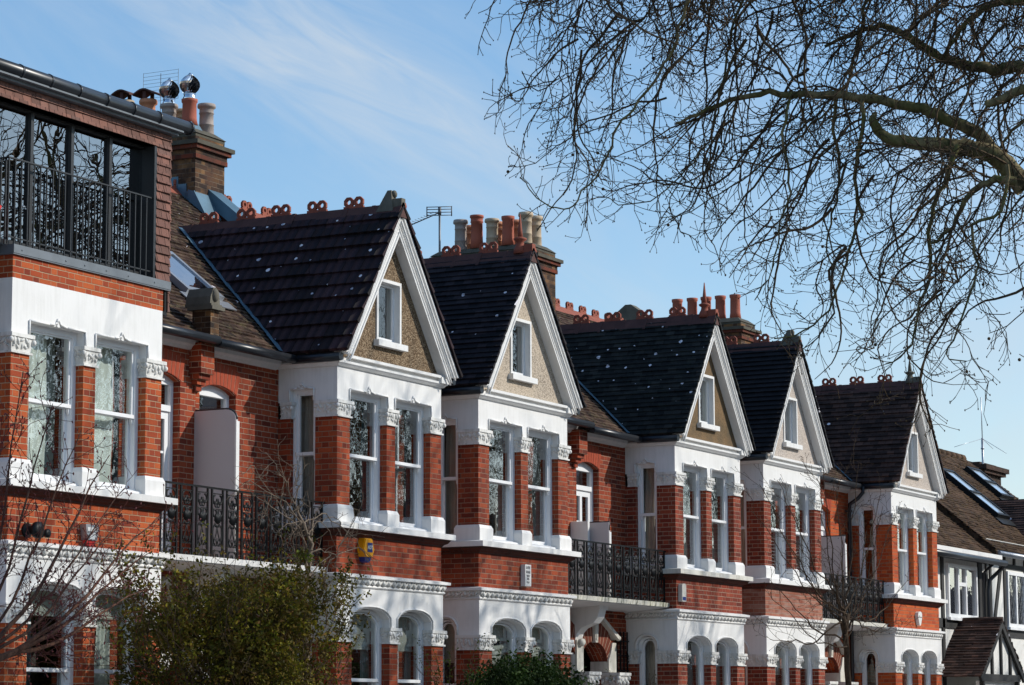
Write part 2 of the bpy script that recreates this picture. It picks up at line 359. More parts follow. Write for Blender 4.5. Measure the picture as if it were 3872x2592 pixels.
    def build(s, name, mat, parent=None, off=(0,0,0), at=None):
        me = bpy.data.meshes.new(name); me.from_pydata(s.v, [], s.f)
        ul = me.uv_layers.new(name='UVMap')
        uvs = [0.]*(2*len(me.loops)); vs = s.v
        for pi_, pl in enumerate(me.polygons):
            cu = s.uv.get(pi_)
            if cu:
                for j, li in enumerate(pl.loop_indices): uvs[2*li], uvs[2*li+1] = cu[j]
            else:
                nx, ny, nz = map(abs, pl.normal)
                for li in pl.loop_indices:
                    p = vs[me.loops[li].vertex_index]
                    if nz > nx and nz > ny: q = (p[0]+off[0], p[1]+off[1])
                    elif nx > ny: q = (p[1]+off[1]+.1, p[2])
                    else: q = (p[0]+off[0], p[2])
                    uvs[2*li], uvs[2*li+1] = q
        ul.data.foreach_set('uv', uvs)
        if s.sm: me.polygons.foreach_set('use_smooth', [i in s.sm for i in range(len(me.polygons))])
        me.materials.append(mat); me.update()
        o = bpy.data.objects.new(name, me); C.objects.link(o)
        if parent is not None: o.parent = parent
        if at: o.location = at
        return o

def tag(o, label=None, cat=None, group=None, kind=None):
    for k, v in (('label', label), ('category', cat), ('group', group), ('kind', kind)):
        if v: o[k] = v
    return o
def thing(name, label, cat, loc=(0,0,0), group=None, kind=None, rz=0.):
    o = bpy.data.objects.new(name, None); C.objects.link(o); o.location = loc; o.empty_display_size = .2
    o.rotation_euler = (0, 0, rz)
    return tag(o, label, cat, group, kind)

# ------------------------------------------------------------------ tiled slopes
def slope(mb, P, along, up, length, lim, course, th, rnd, piece=1.3, jit=.15, side=None):
    """overlapping courses of tiles: P eave start, along/up unit vectors, lim(s)->(a0,a1)"""
    P, along, up = Vector(P), Vector(along), Vector(up)
    n = along.cross(up).normalized()
    if n.z < 0: n = -n
    k = max(1, round(length/course)); c = length/k
    for i in range(k):
        s0, s1 = i*c, min(length, (i+1)*c+.01)
        l0, l1 = lim(s0), lim(s1)
        a0, a1 = l0
        if a1-a0 < .03: continue
        mb.face([tuple(P+along*q+up*s_-n*.008) for q, s_ in ((a0, s0-.01), (a1, s0-.01), (l1[1], s1), (l1[0], s1))], [(0, s0+.001)]*4)
        m = max(1, int((a1-a0)/piece)); cuts = [0.]+sorted(min(.98, max(.02, (j+rnd.uniform(-.3, .3))/m)) for j in range(1, m))+[1.]
        for j in range(m):
            t0 = th*(1+rnd.uniform(-jit, jit))
            def pt(s_, l_, f, h):
                a = l_[0]+(l_[1]-l_[0])*f
                return tuple(P+along*a+up*s_+n*h), (a, s_)
            A, ua = pt(s0, l0, cuts[j], t0); B, ub = pt(s0, l0, cuts[j+1], t0)
            D, ud = pt(s1, l1, cuts[j], .003); E_, ue = pt(s1, l1, cuts[j+1], .003)
            e = .001
            mb.face([A, B, E_, D], [(ua[0], ua[1]+e), (ub[0], ub[1]+e), (ue[0], s0+c-e), (ud[0], s0+c-e)])
            A2, _ = pt(s0-.006, l0, cuts[j], -.01); B2, _ = pt(s0-.006, l0, cuts[j+1], -.01)
            mb.face([A2, B2, B, A], [(ua[0], ua[1]+e), (ub[0], ub[1]+e), (ub[0], ub[1]+2*e), (ua[0], ua[1]+2*e)])
            if j in (0, m-1):
                D2, _ = pt(s1, l1, 0. if j == 0 else 1., -.02); A3, _ = pt(s0, l0, 0. if j == 0 else 1., -.02)
                q = (A, D) if j == 0 else (B, E_)
                mb.face([A3, q[0], q[1], D2], [(0, s0+e)]*4)
                if m == 1:
                    D2, _ = pt(s1, l1, 1., -.02); A3, _ = pt(s0, l0, 1., -.02); mb.face([A3, B, E_, D2], [(0, s0+e)]*4)

# ------------------------------------------------------------------ windows
def arch_pts(x0, x1, zs, h, n=10, p=2.6):
    out = []
    for i in range(n+1):
        t = -1+2*i/n; out.append((x0+(x1-x0)*i/n, zs+h*(1-abs(t)**p)**(1/1.35)))
    return out
def head_ring(x0, x1, z0, zs, h, w, wb=None):
    """outer and inner outlines of a frame with an arched or flat head"""
    n = 10; wb = w if wb is None else wb
    top = arch_pts(x0, x1, zs, h, n) if h else [(x0+(x1-x0)*i/n, zs) for i in range(n+1)]
    ti = arch_pts(x0+w, x1-w, zs-w*(.4 if h else 1), h, n) if h else [(x0+w+(x1-x0-2*w)*i/n, zs-w) for i in range(n+1)]
    return [(x0, z0)]+top+[(x1, z0)], [(x0+w, z0+wb)]+ti+[(x1-w, z0+wb)]
def curtain_mb(T, x0, x1, z0, z1, d, amp=.02, wave=.09, pinch=None, ph=0.):
    mb = MB(T); n = max(8, int((x1-x0)/wave*6)); rows = 9
    g = []
    for r in range(rows+1):
        fz = r/rows; z = z0+(z1-z0)*fz; row = []
        for i in range(n+1):
            f = i/n; x = x0+(x1-x0)*f
            if pinch:
                px, pz, pw = pinch; k = math.exp(-((z-pz)/.35)**2)*.75 if z > pz else .75*math.exp(-((z-pz)/.5)**2)
                x = x*(1-k)+(px+(x-px)*pw)*k
            a = sin(2*pi*(x0+(x1-x0)*f)/wave+ph+.6*sin(z*3)); row.append(mb.V((x, d+amp*a+.01*sin(z*4+f*9), z)))
        g.append(row)
    for r in range(rows):
        for i in range(n): mb.sm.add(len(mb.f)); mb.f.append([g[r][i], g[r][i+1], g[r+1][i+1], g[r+1][i]])
    return mb
def sash_window(par, T, x0, x1, z0, z1, zm, arch=0., d=.11, name='window', dress=None, gl='glass', off=(0,0,0), fw=.065):
    """box frame, two sashes with a meeting rail and horns, a pane in each, and what hangs behind"""
    mb = MB(T); o, i = head_ring(x0-.02, x1+.02, z0, z1+(0 if arch else .02), arch, fw+.02, .045); mb.ring(o, i, d, d+.13)
    b = len(mb.v)
    for x in (x0+.0, x1-.0):
        for q in ((d-.095, z0-.002), (d-.095, z0+.03), (d+.002, z0+.06), (d+.02, z0-.002)): mb.V((x, q[0], q[1]))
    mb.f += [[b,b+1,b+2,b+3],[b+7,b+6,b+5,b+4]]+[[b+k, b+4+k, b+4+(k+1) % 4, b+(k+1) % 4] for k in range(4)]
    w = mb.build(name, M['wood_white'], par)
    xi0, xi1, zb = x0+fw, x1-fw, z0+.045
    zt = z1-(0 if arch else fw-.02)
    # upper sash
    mb = MB(T); o, i = head_ring(xi0-.004, xi1+.004, zm-.02, zt+(0. if not arch else -.045), arch, .042, .042); mb.ring(o, i, d+.025, d+.068)
    mb.box(xi0-.004, xi1+.004, d+.005, d+.027, zm-.018, zm+.026)
    for xx in (xi0-.004, xi1-.034): mb.prism([(xx, zm-.02), (xx+.038, zm-.02), (xx+.034, zm-.07), (xx+.02, zm-.10), (xx+.008, zm-.07)], d+.027, d+.060)
    sa = mb.build('sash', M['wood_white'], w)
    mb = MB(T); mb.box(xi0-.004, xi0+.042, d+.072, d+.112, zb, zm+.02); mb.box(xi1-.042, xi1+.004, d+.072, d+.112, zb, zm+.02)
    mb.box(xi0+.042, xi1-.042, d+.072, d+.112, zb, zb+.075); mb.box(xi0+.042, xi1-.042, d+.072, d+.112, zm-.022, zm+.02)
    mb.build('sash', M['wood_white'], w)
    mb = MB(T); 
    if arch: mb.face([(q[0], d+.046, q[1]) for q in ([(xi0+.03, zm)]+arch_pts(xi0+.03, xi1-.03, zt-.09, arch)+[(xi1-.03, zm)])])
    else: mb.face([(q[0], d+.046, q[1]) for q in ((xi0+.03, zm), (xi1-.03, zm), (xi1-.03, zt-.02), (xi0+.03, zt-.02))])
    mb.build('pane', M[gl], w)
    mb = MB(T); mb.face([(q[0], d+.092, q[1]) for q in ((xi0+.03, zb+.05), (xi1-.03, zb+.05), (xi1-.03, zm), (xi0+.03, zm))])
    mb.build('pane', M[gl], w)
    zc = z1+arch
    for it in (dress or []):
        k = it[0]
        if k == 'curtain':      # from-to fractions of the opening
            _, a, b_, mt = it[:4]; kw = it[4] if len(it) > 4 else {}
            curtain_mb(T, x0+(x1-x0)*a, x0+(x1-x0)*b_, z0+.03, zc-.03, d+.22+kw.get('dd', 0), kw.get('amp', .02), kw.get('wave', .09), kw.get('pinch'), kw.get('ph', 0.)).build('curtain', M[mt], w)
        elif k == 'blind':
            mb = MB(T); mb.box(x0+.04, x1-.04, d+.17, d+.173, it[1], zc-.02); mb.box(x0+.04, x1-.04, d+.163, d+.178, it[1]-.02, it[1]); mb.build('blind', M[it[2]], w)
        elif k == 'festoon':
            mb = MB(T)
            for q in range(4):
                zz = it[1]+q*.075
                mb.tube([(x0+.04+(x1-x0-.08)*j/8, d+.18, zz-.05*sin(pi*j/8)) for j in range(9)], .045, 8)
            mb.build('blind', M[it[2]], w)
        elif k == 'shutter':
            mb = MB(T); a, b_ = x0+fw, x1-fw; z = z0+.06
            while z < it[1]:
                mb.prism([(a, z), (b_, z), (b_, z+.008), (a, z+.008)], d+.16, d+.20); z += .062
            for q in (a, (a+b_)/2-.02, b_-.035): mb.box(q, q+.035, d+.15, d+.21, z0+.05, it[1]+.02)
            mb.build('shutter', M['shutter'], w)
    return w

# ------------------------------------------------------------------ carved work
def capital(mb, x0, x1, y0, y1, z0, z1, rnd, faces='-y', front=True, left=True, right=True):
    mb.box(x0-.045, x1+.045, y0-.045, y1+(.045 if y1 < .3 else 0), z1-.045, z1)
    mb.frustum((x0-.005, x1+.005, y0-.005, y1), z0+.02, (x0-.03, x1+.03, y0-.03, y1), z1-.045)
    mb.box(x0-.028, x1+.028, y0-.028, y1+(.028 if y1 < .3 else 0), z0, z0+.024)
    h = z1-z0
    def leafy(a0, a1, put, ax):
        n = max(2, round((a1-a0)/.062))
        for i in range(n):
            a = a0+(a1-a0)*(i+.5)/n
            for (dz, rr, o) in ((.40, .034, .016), (.62, .040, .028)):
                rot = rnd.uniform(.3, .9)*(1 if (i+int(dz*10)) % 2 else -1)
                rr *= rnd.uniform(.75, 1.25); rot += rnd.uniform(-.5, .5); c = put(a+rnd.uniform(-.02, .02), o, z0+h*dz+rnd.uniform(-.018, .018))
                r = (rr*.50, .018, rr*1.1) if ax == 'y' else (.018, rr*.50, rr*1.1)
                mb.blob(c, r, rot, ax)
    if front: leafy(x0, x1, lambda a, o, z: (a, y0-o, z), 'y')
    if left: leafy(y0, y1, lambda a, o, z: (x0-o, a, z), 'x')
    if right: leafy(y0, y1, lambda a, o, z: (x1+o, a, z), 'x')
    for x in (x0-.038, x1+.038):
        mb.blob((x, y0-.03, z1-.085), (.034, .030, .036), 0, 'y', 8, 5)

def foliage_band(mb, L, z, put, ax, rnd, flip=1):
    n = max(3, round(L/.145))
    for i in range(n):
        a = L*(i+.5)/n
        c = put(a, 0, z)
        mb.blob(c, (.036, .03, .036) if ax == 'y' else (.03, .036, .036), 0, ax, 7, 5)
        for s_, rt in ((-.055, .9), (.05, .75)):
            c = put(a+s_, .0, z+(.012 if s_ < 0 else -.012)+rnd.uniform(-.006, .006))
            r = (.062, .022, .018) if ax == 'y' else (.022, .062, .018)
            mb.blob(c, r, rt*flip, ax, 6, 4)

# ------------------------------------------------------------------ a house of the terrace
SLP = .807                         # rise of the main roof
YW = .95                           # the wall stands this far behind the bay fronts
def roofz(y): return 5.02+SLP*(y-.75)
RIDGE_Y, RIDGE_Z = 4.8, roofz(4.8)
def crest(mb, x, y, z, plane='x', s=1.):
    """a pair of pierced rings standing on a ridge"""
    for d in (-.082, .082):
        out, inn = [], []
        for k in range(8):
            a = pi/8+k*pi/4; out.append((d*s+.084*s*cos(a), .088*s+.084*s*sin(a)))
            inn.append((d*s+.036*s*cos(a), .092*s+.036*s*sin(a)))
        if plane == 'x': mb.ring([(y+p, z+q) for p, q in out], [(y+p, z+q) for p, q in inn], x-.02, x+.02, 'x')
        else: mb.ring([(x+p, z+q) for p, q in out], [(x+p, z+q) for p, q in inn], y-.02, y+.02, 'y')
    if plane == 'x': mb.box(x-.0215, x+.0215, y-.165*s, y+.165*s, z-.06, z+.03)
    else: mb.box(x-.165*s, x+.165*s, y-.0215, y+.0215, z-.06, z+.03)

def segwall(mb, x0, x1, z0, z1, op, y0=YW, y1=1.2):
    """brick wall with one segmental-headed opening op=(a,b,zb,zs,rise) or None"""
    if not op: mb.box(x0, x1, y0, y1, z0, z1); return
    a, b, zb, zs, rise = op
    mb.box(x0, a, y0, y1, z0, z1); mb.box(b, x1, y0, y1, z0, z1)
    if zb > z0: mb.box(a, b, y0, y1, z0, zb)
    top = [(a+(b-a)*i/8, zs+rise*(1-(2*i/8-1)**2)) for i in range(9)]
    mb.prism([(a, z1)]+top+[(b, z1)], y0, y1)

def ogee_trim(mb, x0, x1, zb, zt, y=-.012, side=None):
    m = (x0+x1)/2
    pts = [(x0, zb), (x0, zt), (m-.17, zt), (m-.07, zt+.012), (m-.025, zt+.035), (m, zt+.085), (m+.025, zt+.035), (m+.07, zt+.012), (m+.17, zt), (x1, zt), (x1, zb)]
    # square bends, so build as separate straight runs
    for i in range(len(pts)-1):
        p, q = pts[i], pts[i+1]
        mb.tube([(p[0], y, p[1]), (q[0], y, q[1])], .013, 5)
    mb.prism([(m-.03, zt-.005), (m, zt+.05), (m+.03, zt-.005), (m, zt-.018)], y-.004, y+.012)

def house(code, x0, w, dz, pl, pr, brickm, bandm, wallm, gable, tile, label, dress, party_left, finial='spike', crestpos=(), old=False, slabm='white', uv_seed=1):
    rnd = random.Random(ord(code[0])*7)
    root = thing('terraced_house', label, 'house', (x0, 0, dz), 'red brick terraced houses with gabled bays')
    off = (x0, 0, dz)
    B = lambda mb, name, mat, par=root: mb.build(name, M[mat], par, off)
    PL, PR = pl-x0, pr-x0
    x1 = w; op = (w-.34-.24-.33)/2
    a0, a1 = .34, .34+op; b0, b1 = a1+.24, a1+.24+op
    front = lambda u, d, z: (u, d, z)
    leftT = lambda u, d, z: (d, u, z)
    rightT = lambda u, d, z: (w-d, u, z)
    bayp = [(0, YW), (0, 0), (w, 0), (w, YW)]
    # --- upper bay: piers, capitals, lintel zone
    mb = MB()
    for (p, q, r, s_) in ((0, .34, 0, .35), (a1, b0, 0, .24), (b1, w, 0, .35), (0, .13, .745, YW), (w-.13, w, .745, YW)):
        mb = MB(); mb.box(p, q, r, s_, 2.955, 4.185); B(mb, 'brick_pier', brickm)
    for (p, q, r, s_) in ((0, .34, 0, .35), (a1, b0, 0, .24), (b1, w, 0, .35), (0, .13, .745, YW), (w-.13, w, .745, YW)):
        mb = MB(); mb.box(p-.045, q+.045, r-.045, s_+(.045 if s_ < YW else 0), 2.722, 2.925)
        mb.frustum((p-.045, q+.045, r-.045, s_+(.045 if s_ < YW else 0)), 2.925, (p-.022, q+.022, r-.022, s_+(.02 if s_ < YW else 0)), 2.975)
        B(mb, 'pier_plinth', 'white')
    mb = MB(); capital(mb, 0, .34, 0, .35, 4.18, 4.412, rnd); B(mb, 'capital', 'white_carved')
    mb = MB(); capital(mb, a1, b0, 0, .24, 4.18, 4.412, rnd); B(mb, 'capital', 'white_carved')
    mb = MB(); capital(mb, b1, w, 0, .35, 4.18, 4.412, rnd); B(mb, 'capital', 'white_carved')
    mb = MB(); capital(mb, 0, .13, .745, YW-.05, 4.18, 4.412, rnd, front=False, right=False); B(mb, 'capital', 'white_carved')
    FT = 4.87 if code != 'A' else 5.046
    mb = MB()
    poly = [(0, FT), (0, 4.412), (a0, 4.412), (a0, 4.575), (a1, 4.575), (a1, 4.412), (b0, 4.412), (b0, 4.575), (b1, 4.575), (b1, 4.412), (w, 4.412), (w, FT)]
    mb.prism(poly, 0, .24)
    for X0, X1 in ((0, .24), (w-.24, w)):
        mb.prism([(.24, FT), (.24, 4.412), (.35, 4.412), (.35, 4.575), (.745, 4.575), (.745, 4.412), (YW+.02, 4.412), (YW+.02, FT)], X0, X1, 'x')
    B(mb, 'frieze', 'white')
    mb = MB(); ogee_trim(mb, a0-.02, a1+.02, 4.415, 4.585); B(mb, 'hood_mould', 'white'); mb = MB(); ogee_trim(mb, b0-.02, b1+.02, 4.415, 4.585)
    ms = MB(leftT); ogee_trim(ms, .37, .765, 4.415, 4.585)
    B(mb, 'hood_mould', 'white'); B(ms, 'hood_mould', 'white')
    # sill, corbel, brick band
    mb = MB(); mb.sweep(bayp, [(-.2, 2.645), (.16, 2.645), (.16, 2.722), (.05, 2.742), (-.2, 2.742)]); B(mb, 'stone_sill', slabm)
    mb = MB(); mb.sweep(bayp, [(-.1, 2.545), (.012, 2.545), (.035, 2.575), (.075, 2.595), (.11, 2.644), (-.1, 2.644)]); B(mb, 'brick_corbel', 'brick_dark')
    mb = MB(); mb.box(0, w, 0, 1.1, 1.95, 2.56); B(mb, 'brick_apron', bandm)
    # lower cornice with carved leaves
    mb = MB(); mb.sweep(bayp, [(-.1, 1.86), (.035, 1.86), (.047, 1.875), (.035, 1.895), (.025, 1.905), (.03, 1.94), (.06, 1.985), (.105, 1.992), (.105, 2.03), (0, 2.05), (-.1, 2.05)]); B(mb, 'cornice', 'white' )
    mb = MB(); foliage_band(mb, w+.06, 1.945, lambda a, o, z: (a-.03, -.055, z), 'y', rnd)
    foliage_band(mb, YW, 1.945, lambda a, o, z: (-.055, a, z), 'x', rnd, -1); B(mb, 'carved_band', 'white_carved')
    # --- lower bay
    P = .02; LP = ((-P, .38, -P, .37), (.40+op, .63+op, -P, .24), (w-.32, w+P, -P, .37), (-P, .12, .745, YW), (w-.12, w+P, .745, YW))
    la0, la1, lb0, lb1 = .38, .40+op, .63+op, w-.32
    mb = MB()
    for (p, q, r, s_) in LP: mp_ = MB(); mp_.box(p, q, r, s_, -.30, 1.115); B(mp_, 'brick_pier', brickm)
    mb.sweep(bayp, [(-.3, G-.1), (P, G-.1), (P, -.38), (-.3, -.38)]); B(mb, 'brick_base', brickm)
    mb = MB(); mb.sweep(bayp, [(-.3, -.378), (.10, -.378), (.10, -.30), (-.3, -.285)]); B(mb, 'stone_sill', 'white')
    for (p, q, r, s_), kw in zip(LP[:4], ({}, {}, {}, dict(front=False, right=False))):
        mb = MB(); capital(mb, p, q, r, s_-(.05 if s_ == YW else 0), 1.11, 1.335, rnd, **kw); B(mb, 'capital', 'white_carved')
    mb = MB()
    def lower(xs, z0=1.335, zt=1.868):
        pts = [(xs[0], zt), (xs[0], z0)]
        for (p, q) in xs[1]: pts += [(p, z0)]+arch_pts(p, q, 1.45, .135)+[(q, z0)]
        return pts+[(xs[2], z0), (xs[2], zt)]
    mb.prism(lower((-P, [(la0, la1), (lb0, lb1)], w+P)), -P, .24)
    mb.prism(lower((.24, [(.37, .745)], YW+.02)), -P, .24, 'x'); mb.prism(lower((.24, [(.37, .745)], YW+.02)), w-.24, w+P, 'x')
    B(mb, 'frieze', 'white')
    for (p, q) in ((la0, la1), (lb0, lb1)):
        mb = MB(); pts = [(p-.025, -P-.01, 1.34)]+[(t[0], -P-.01, t[1]+.02) for t in arch_pts(p-.025, q+.025, 1.45, .14)]+[(q+.025, -P-.01, 1.34)]
        mb.tube(pts, .014, 5); B(mb, 'hood_mould', 'white')
    mb = MB(); pts = [(-P-.01, .35, 1.34)]+[(-P-.01, t[0], t[1]+.02) for t in arch_pts(.35, .765, 1.45, .14)]+[(-P-.01, .765, 1.34)]
    mb.tube(pts, .018, 5); B(mb, 'hood_mould', 'white')
    # windows
    D = dress
    sash_window(root, front, a0, a1, 2.742, 4.575, 3.69, dress=D.get('u1'))
    sash_window(root, front, b0, b1, 2.742, 4.575, 3.69, dress=D.get('u2'))
    sash_window(root, leftT, .35, .745, 2.742, 4.575, 3.69, d=.07, dress=D.get('us'), fw=.05, gl='glass_side')
    sash_window(root, rightT, .35, .745, 2.742, 4.575, 3.69, d=.07, fw=.05)
    sash_window(root, front, la0, la1, -.29, 1.455, .60, arch=.12, dress=D.get('l1'))
    sash_window(root, front, lb0, lb1, -.29, 1.455, .60, arch=.12, dress=D.get('l2'))
    sash_window(root, leftT, .37, .745, -.29, 1.455, .60, arch=.12, d=.07, dress=D.get('ls'), fw=.05, gl='glass_side')
    sash_window(root, rightT, .37, .745, -.29, 1.455, .60, arch=.12, d=.07, fw=.05)
    mb = MB()
    mb.box(.30, w-.30, 1.55, 1.6, -.4, 4.9); mb.box(.28, w-.28, .36, 1.56, 2.56, 2.70); mb.box(.28, w-.28, .36, 1.56, 4.62, 4.66)
    mb.box(.28, w-.28, .36, 1.56, 1.60, 1.66); mb.box(.28, w-.28, .30, 1.56, -.46, -.36)
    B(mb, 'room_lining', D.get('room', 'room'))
    # --- wall beside the bay, with the doors to the balcony
    dl, dr = None, None
    if party_left == 'gap': dl = (x0-1.94-x0, -1.07, 2.06, 4.40, .10)
    if party_left == 'recess': dr = (w+.93, w+1.79, 2.06, 4.42, .10)
    mb = MB()
    segwall(mb, PL, -.0, 1.9, 5.0, dl)
    segwall(mb, w, PR, 1.9, 5.0, dr)
    mb.box(0, w, YW, 1.2, 2.0, 2.56)
    # ground floor wall with the porch arch
    def lowwall(p0, p1, side):
        a, b = side
        mb.box(p0, a, YW, 1.2, G-.1, 1.9); mb.box(b, p1, YW, 1.2, G-.1, 1.9)
        top = [(a+(b-a)*i/10, 1.13+.34*sin(pi*i/10)) for i in range(11)]
        mb.prism([(a, 1.9)]+top+[(b, 1.9)], YW, 1.2)
    if party_left == 'gap': lowwall(PL, 0, (PL+.06, PL+1.14)); segwall(mb, w, PR, G-.1, 1.9, None)
    elif party_left == 'recess': segwall(mb, PL, 0, G-.1, 1.9, None); lowwall(w, PR, (PR-1.14, PR-.06))
    else: segwall(mb, PL, 0, G-.1, 1.9, None); segwall(mb, w, PR, G-.1, 1.9, None)
    mb.box(PL, PL+.12, 1.2, 9., G, 4.9); mb.box(PR-.12, PR, 1.2, 9., G, 4.9); mb.box(PL, PR, 8.8, 9., G, 5.)
    B(mb, 'front_wall', wallm)
    for o_, T in ((dl, 'l'), (dr, 'r')):
        if not o_: continue
        a, b, zb, zs, rise = o_
        mb = MB()       # rubbed brick arch
        n = 11
        for i in range(n):
            f0, f1 = i/n, (i+.86)/n
            def Q(f, hgt):
                x = a-.03+(b-a+.06)*f; sp = (f-.5)*.16*(hgt/.3)
                return (x+sp, zs+rise*(1-(2*f-1)**2)+hgt-(.03 if hgt else 0)*0)
            mb.prism([Q(f0, .0), Q(f1, .0), Q(f1, .30), Q(f0, .30)], YW-.008, YW+.05)
        ba = mb.build('brick_arch', M['rubbed_brick'], root, off)
        mb = MB(); mb.prism([(a-.03-.08*0, zs)]+[(a-.03+(b-a+.06)*i/8, zs+rise*(1-(2*i/8-1)**2)+.003) for i in range(9)]+[(b+.10, zs+.29)]+[(a-.03+(b-a+.06)*i/8, zs+rise*(1-(2*i/8-1)**2)+.295) for i in range(8, -1, -1)]+[(a-.10, zs+.29)], YW-.003, YW+.045); mb.build('mortar_bed', M['mortar'], ba)
        mb = MB(); oo, ii = head_ring(a, b, zb, zs, .0, .07); top = arch_pts(a, b, zs, rise, 10, 2.); oo = [(a, zb)]+top+[(b, zb)]
        ii = [(a+.07, zb+.05)]+[(a+.07+(b-a-.14)*i/10, zs-.05) for i in range(11)]+[(b-.07, zb+.05)]
        mb.ring(oo, ii, YW+.11, YW+.19); mb.box(a+.07, b-.07, YW+.10, YW+.19, 4.02, 4.10)
        mb.box(a+.07, a+.16, YW+.13, YW+.17, zb+.05, 4.02); mb.box(b-.16, b-.07, YW+.13, YW+.17, zb+.05, 4.02); mb.box(a+.16, b-.16, YW+.13, YW+.17, 3.92, 4.02)
        mb.box((a+b)/2-.04, (a+b)/2+.04, YW+.13, YW+.17, zb+.05, 3.92); mb.box(a+.16, b-.16, YW+.13, YW+.17, zb+.05, zb+.55)
        for z in (3.47, 3.0): mb.box(a+.16, b-.16, YW+.14, YW+.165, z, z+.03)
        dd = mb.build('balcony_door', M['wood_white'], root, off)
        mb = MB(); mb.face([(a+.07, YW+.155, zb+.5), (b-.07, YW+.155, zb+.5), (b-.07, YW+.155, zs-.03), (a+.07, YW+.155, zs-.03)]); mb.build('pane', M['glass'], dd)
        mb = MB(); mb.box(a-.1, b+.1, YW+.7, YW+.75, zb, zs+.3); mb.build('room_lining', M['room'], dd)
        curtain_mb(front, a+.1, a+.42, zb+.05, zs, YW+.32).build('curtain', M['curtain_grey'], dd)
    # --- eaves cornice boards
    if code != 'A':
        mb = MB(); mb.sweep(bayp, [(-.2, 4.872), (.0, 4.872), (.03, 4.88), (.055, 4.905), (.075, 4.92), (.075, 4.95), (.03, 4.955), (.03, 5.0), (-.2, 5.0)])
        mb.box(.22, w+.03, -.095, .02, 5.0, 5.04)
        B(mb, 'eaves_cornice', 'white')
    mb = MB()
    if PL < -.2: mb.prism([(YW-.0, 4.86), (YW-.035, 4.87), (YW-.05, 4.90), (YW-.09, 4.93), (YW-.11, 5.01), (YW+.02, 5.01), (YW+.02, 4.86)], PL, -.08, 'x')
    if mb.v: B(mb, 'eaves_board', 'white')
    mb = MB()
    if PR > w+.2: mb.prism([(YW-.0, 4.86), (YW-.035, 4.87), (YW-.05, 4.90), (YW-.09, 4.93), (YW-.11, 5.01), (YW+.02, 5.01), (YW+.02, 4.86)], w+.08, PR, 'x')
    if mb.v: B(mb, 'eaves_board', 'white')
    # --- main roof
    mb = MB(); up = Vector((0, 1, SLP)).normalized(); ln = math.hypot(RIDGE_Y-.66, RIDGE_Z-roofz(.66))
    slope(mb, (PL, .66, roofz(.66)), (1, 0, 0), up, ln, lambda s: (0, PR-PL), .105, .022, rnd, .8, .5)
    mb.face([(PL, RIDGE_Y, RIDGE_Z), (PR, RIDGE_Y, RIDGE_Z), (PR, 9.1, RIDGE_Z-SLP*4.3), (PL, 9.1, RIDGE_Z-SLP*4.3)])
    rf = B(mb, 'roof', 'tile_old')
    mb = MB(); mb.prism([(RIDGE_Y-.14, RIDGE_Z-.09), (RIDGE_Y, RIDGE_Z+.06), (RIDGE_Y+.14, RIDGE_Z-.09)], PL+.003, PR-.003, 'x')
    z = RIDGE_Z+.05; x = PL+.35
    while x < PR-.1: crest(mb, x, RIDGE_Y, z, 'y', .9); x += .60
    B(mb, 'ridge_tiles', 'terracotta', rf)
    # gutters
    mb = MB()
    if PL < -.2: mb.tube([(PL, .60, 4.985), (-.13, .60, 4.985)], .06, 8); mb.box(PL, -.13, .60, YW-.10, 5.0, 5.03)
    if PR > w+.2:
        if mb.v: B(mb, 'gutter', 'gutter', rf); mb = MB()
        mb.tube([(PR, .60, 4.985), (w+.25, .60, 4.985)], .06, 8)
    if code != 'A':
        B(mb, 'gutter', 'gutter', rf); mb = MB()
        mb.tube([(-.10, .66, 4.985), (-.10, -.12, 4.985)], .06, 8); mb.box(-.085, .06, -.06, .66, 4.99, 5.06)
        mb.tube([(-.16, .6, 4.985), (-.10, .6, 4.985)], .06, 8)
        B(mb, 'gutter', 'gutter', rf); mb = MB(); mb.tube([(w+.22, .66, 4.985), (w+.22, -.1, 4.985)], .05, 8)
    B(mb, 'gutter', 'gutter', rf)
    if code != 'A':
        # --- gabled bay roof
        XA, ZA = 1.43, 7.31; XL, ZL = -.10, 5.06; XR, ZR = w+.20, 5.04; yf = -.17
        gz = {'B': .24, 'C': .105, 'D': .105, 'E': .115, 'F': .125}[code]; gt = {'B': .04, 'C': .028, 'D': .022, 'E': .03, 'F': .03}[code]
        def yend(z): return .75+(z-5.02)/SLP+.10
        mb = MB()
        for (XE, ZE, sg) in ((XL, ZL, 1), (XR, ZR, -1)):
            L = math.hypot(XA-XE, ZA-ZE); upv = Vector(((XA-XE)/L, 0, (ZA-ZE)/L))
            n0 = (ZA-ZE)/L*.02; slope(mb, (XE-sg*n0, yf-.065, ZE+.012), (0, 1, 0), upv, L, lambda s, ZE=ZE, L=L: (rnd.uniform(-.008, .008), yend(ZE+(ZA-ZE)*s/L)-yf+.065), gz, gt, rnd, 1.1, .25)
        gr = B(mb, 'gable_roof', tile)
        mb = MB(); yy = yf-.03
        while yy < 3.7:
            j, k_ = rnd.uniform(-.006, .006), rnd.uniform(-.004, .004)
            mb.prism([(XA-.15+k_, ZA-.15+j), (XA-.02, ZA+.050+j), (XA+.02, ZA+.050+j), (XA+.15, ZA-.15+j)], yy, yy+.447)
            mb.prism([(XA-.16+k_, ZA-.16+j), (XA-.022, ZA+.058+j), (XA+.022, ZA+.058+j), (XA+.16, ZA-.16+j)], yy-.02, yy+.035); yy += .45
        B(mb, 'ridge_tiles', 'ridge', gr)
        for yy in crestpos:
            mb = MB(); crest(mb, XA, yy, ZA+.05); B(mb, 'ridge_crest', 'terracotta', gr)
        mb = MB(); y = .02
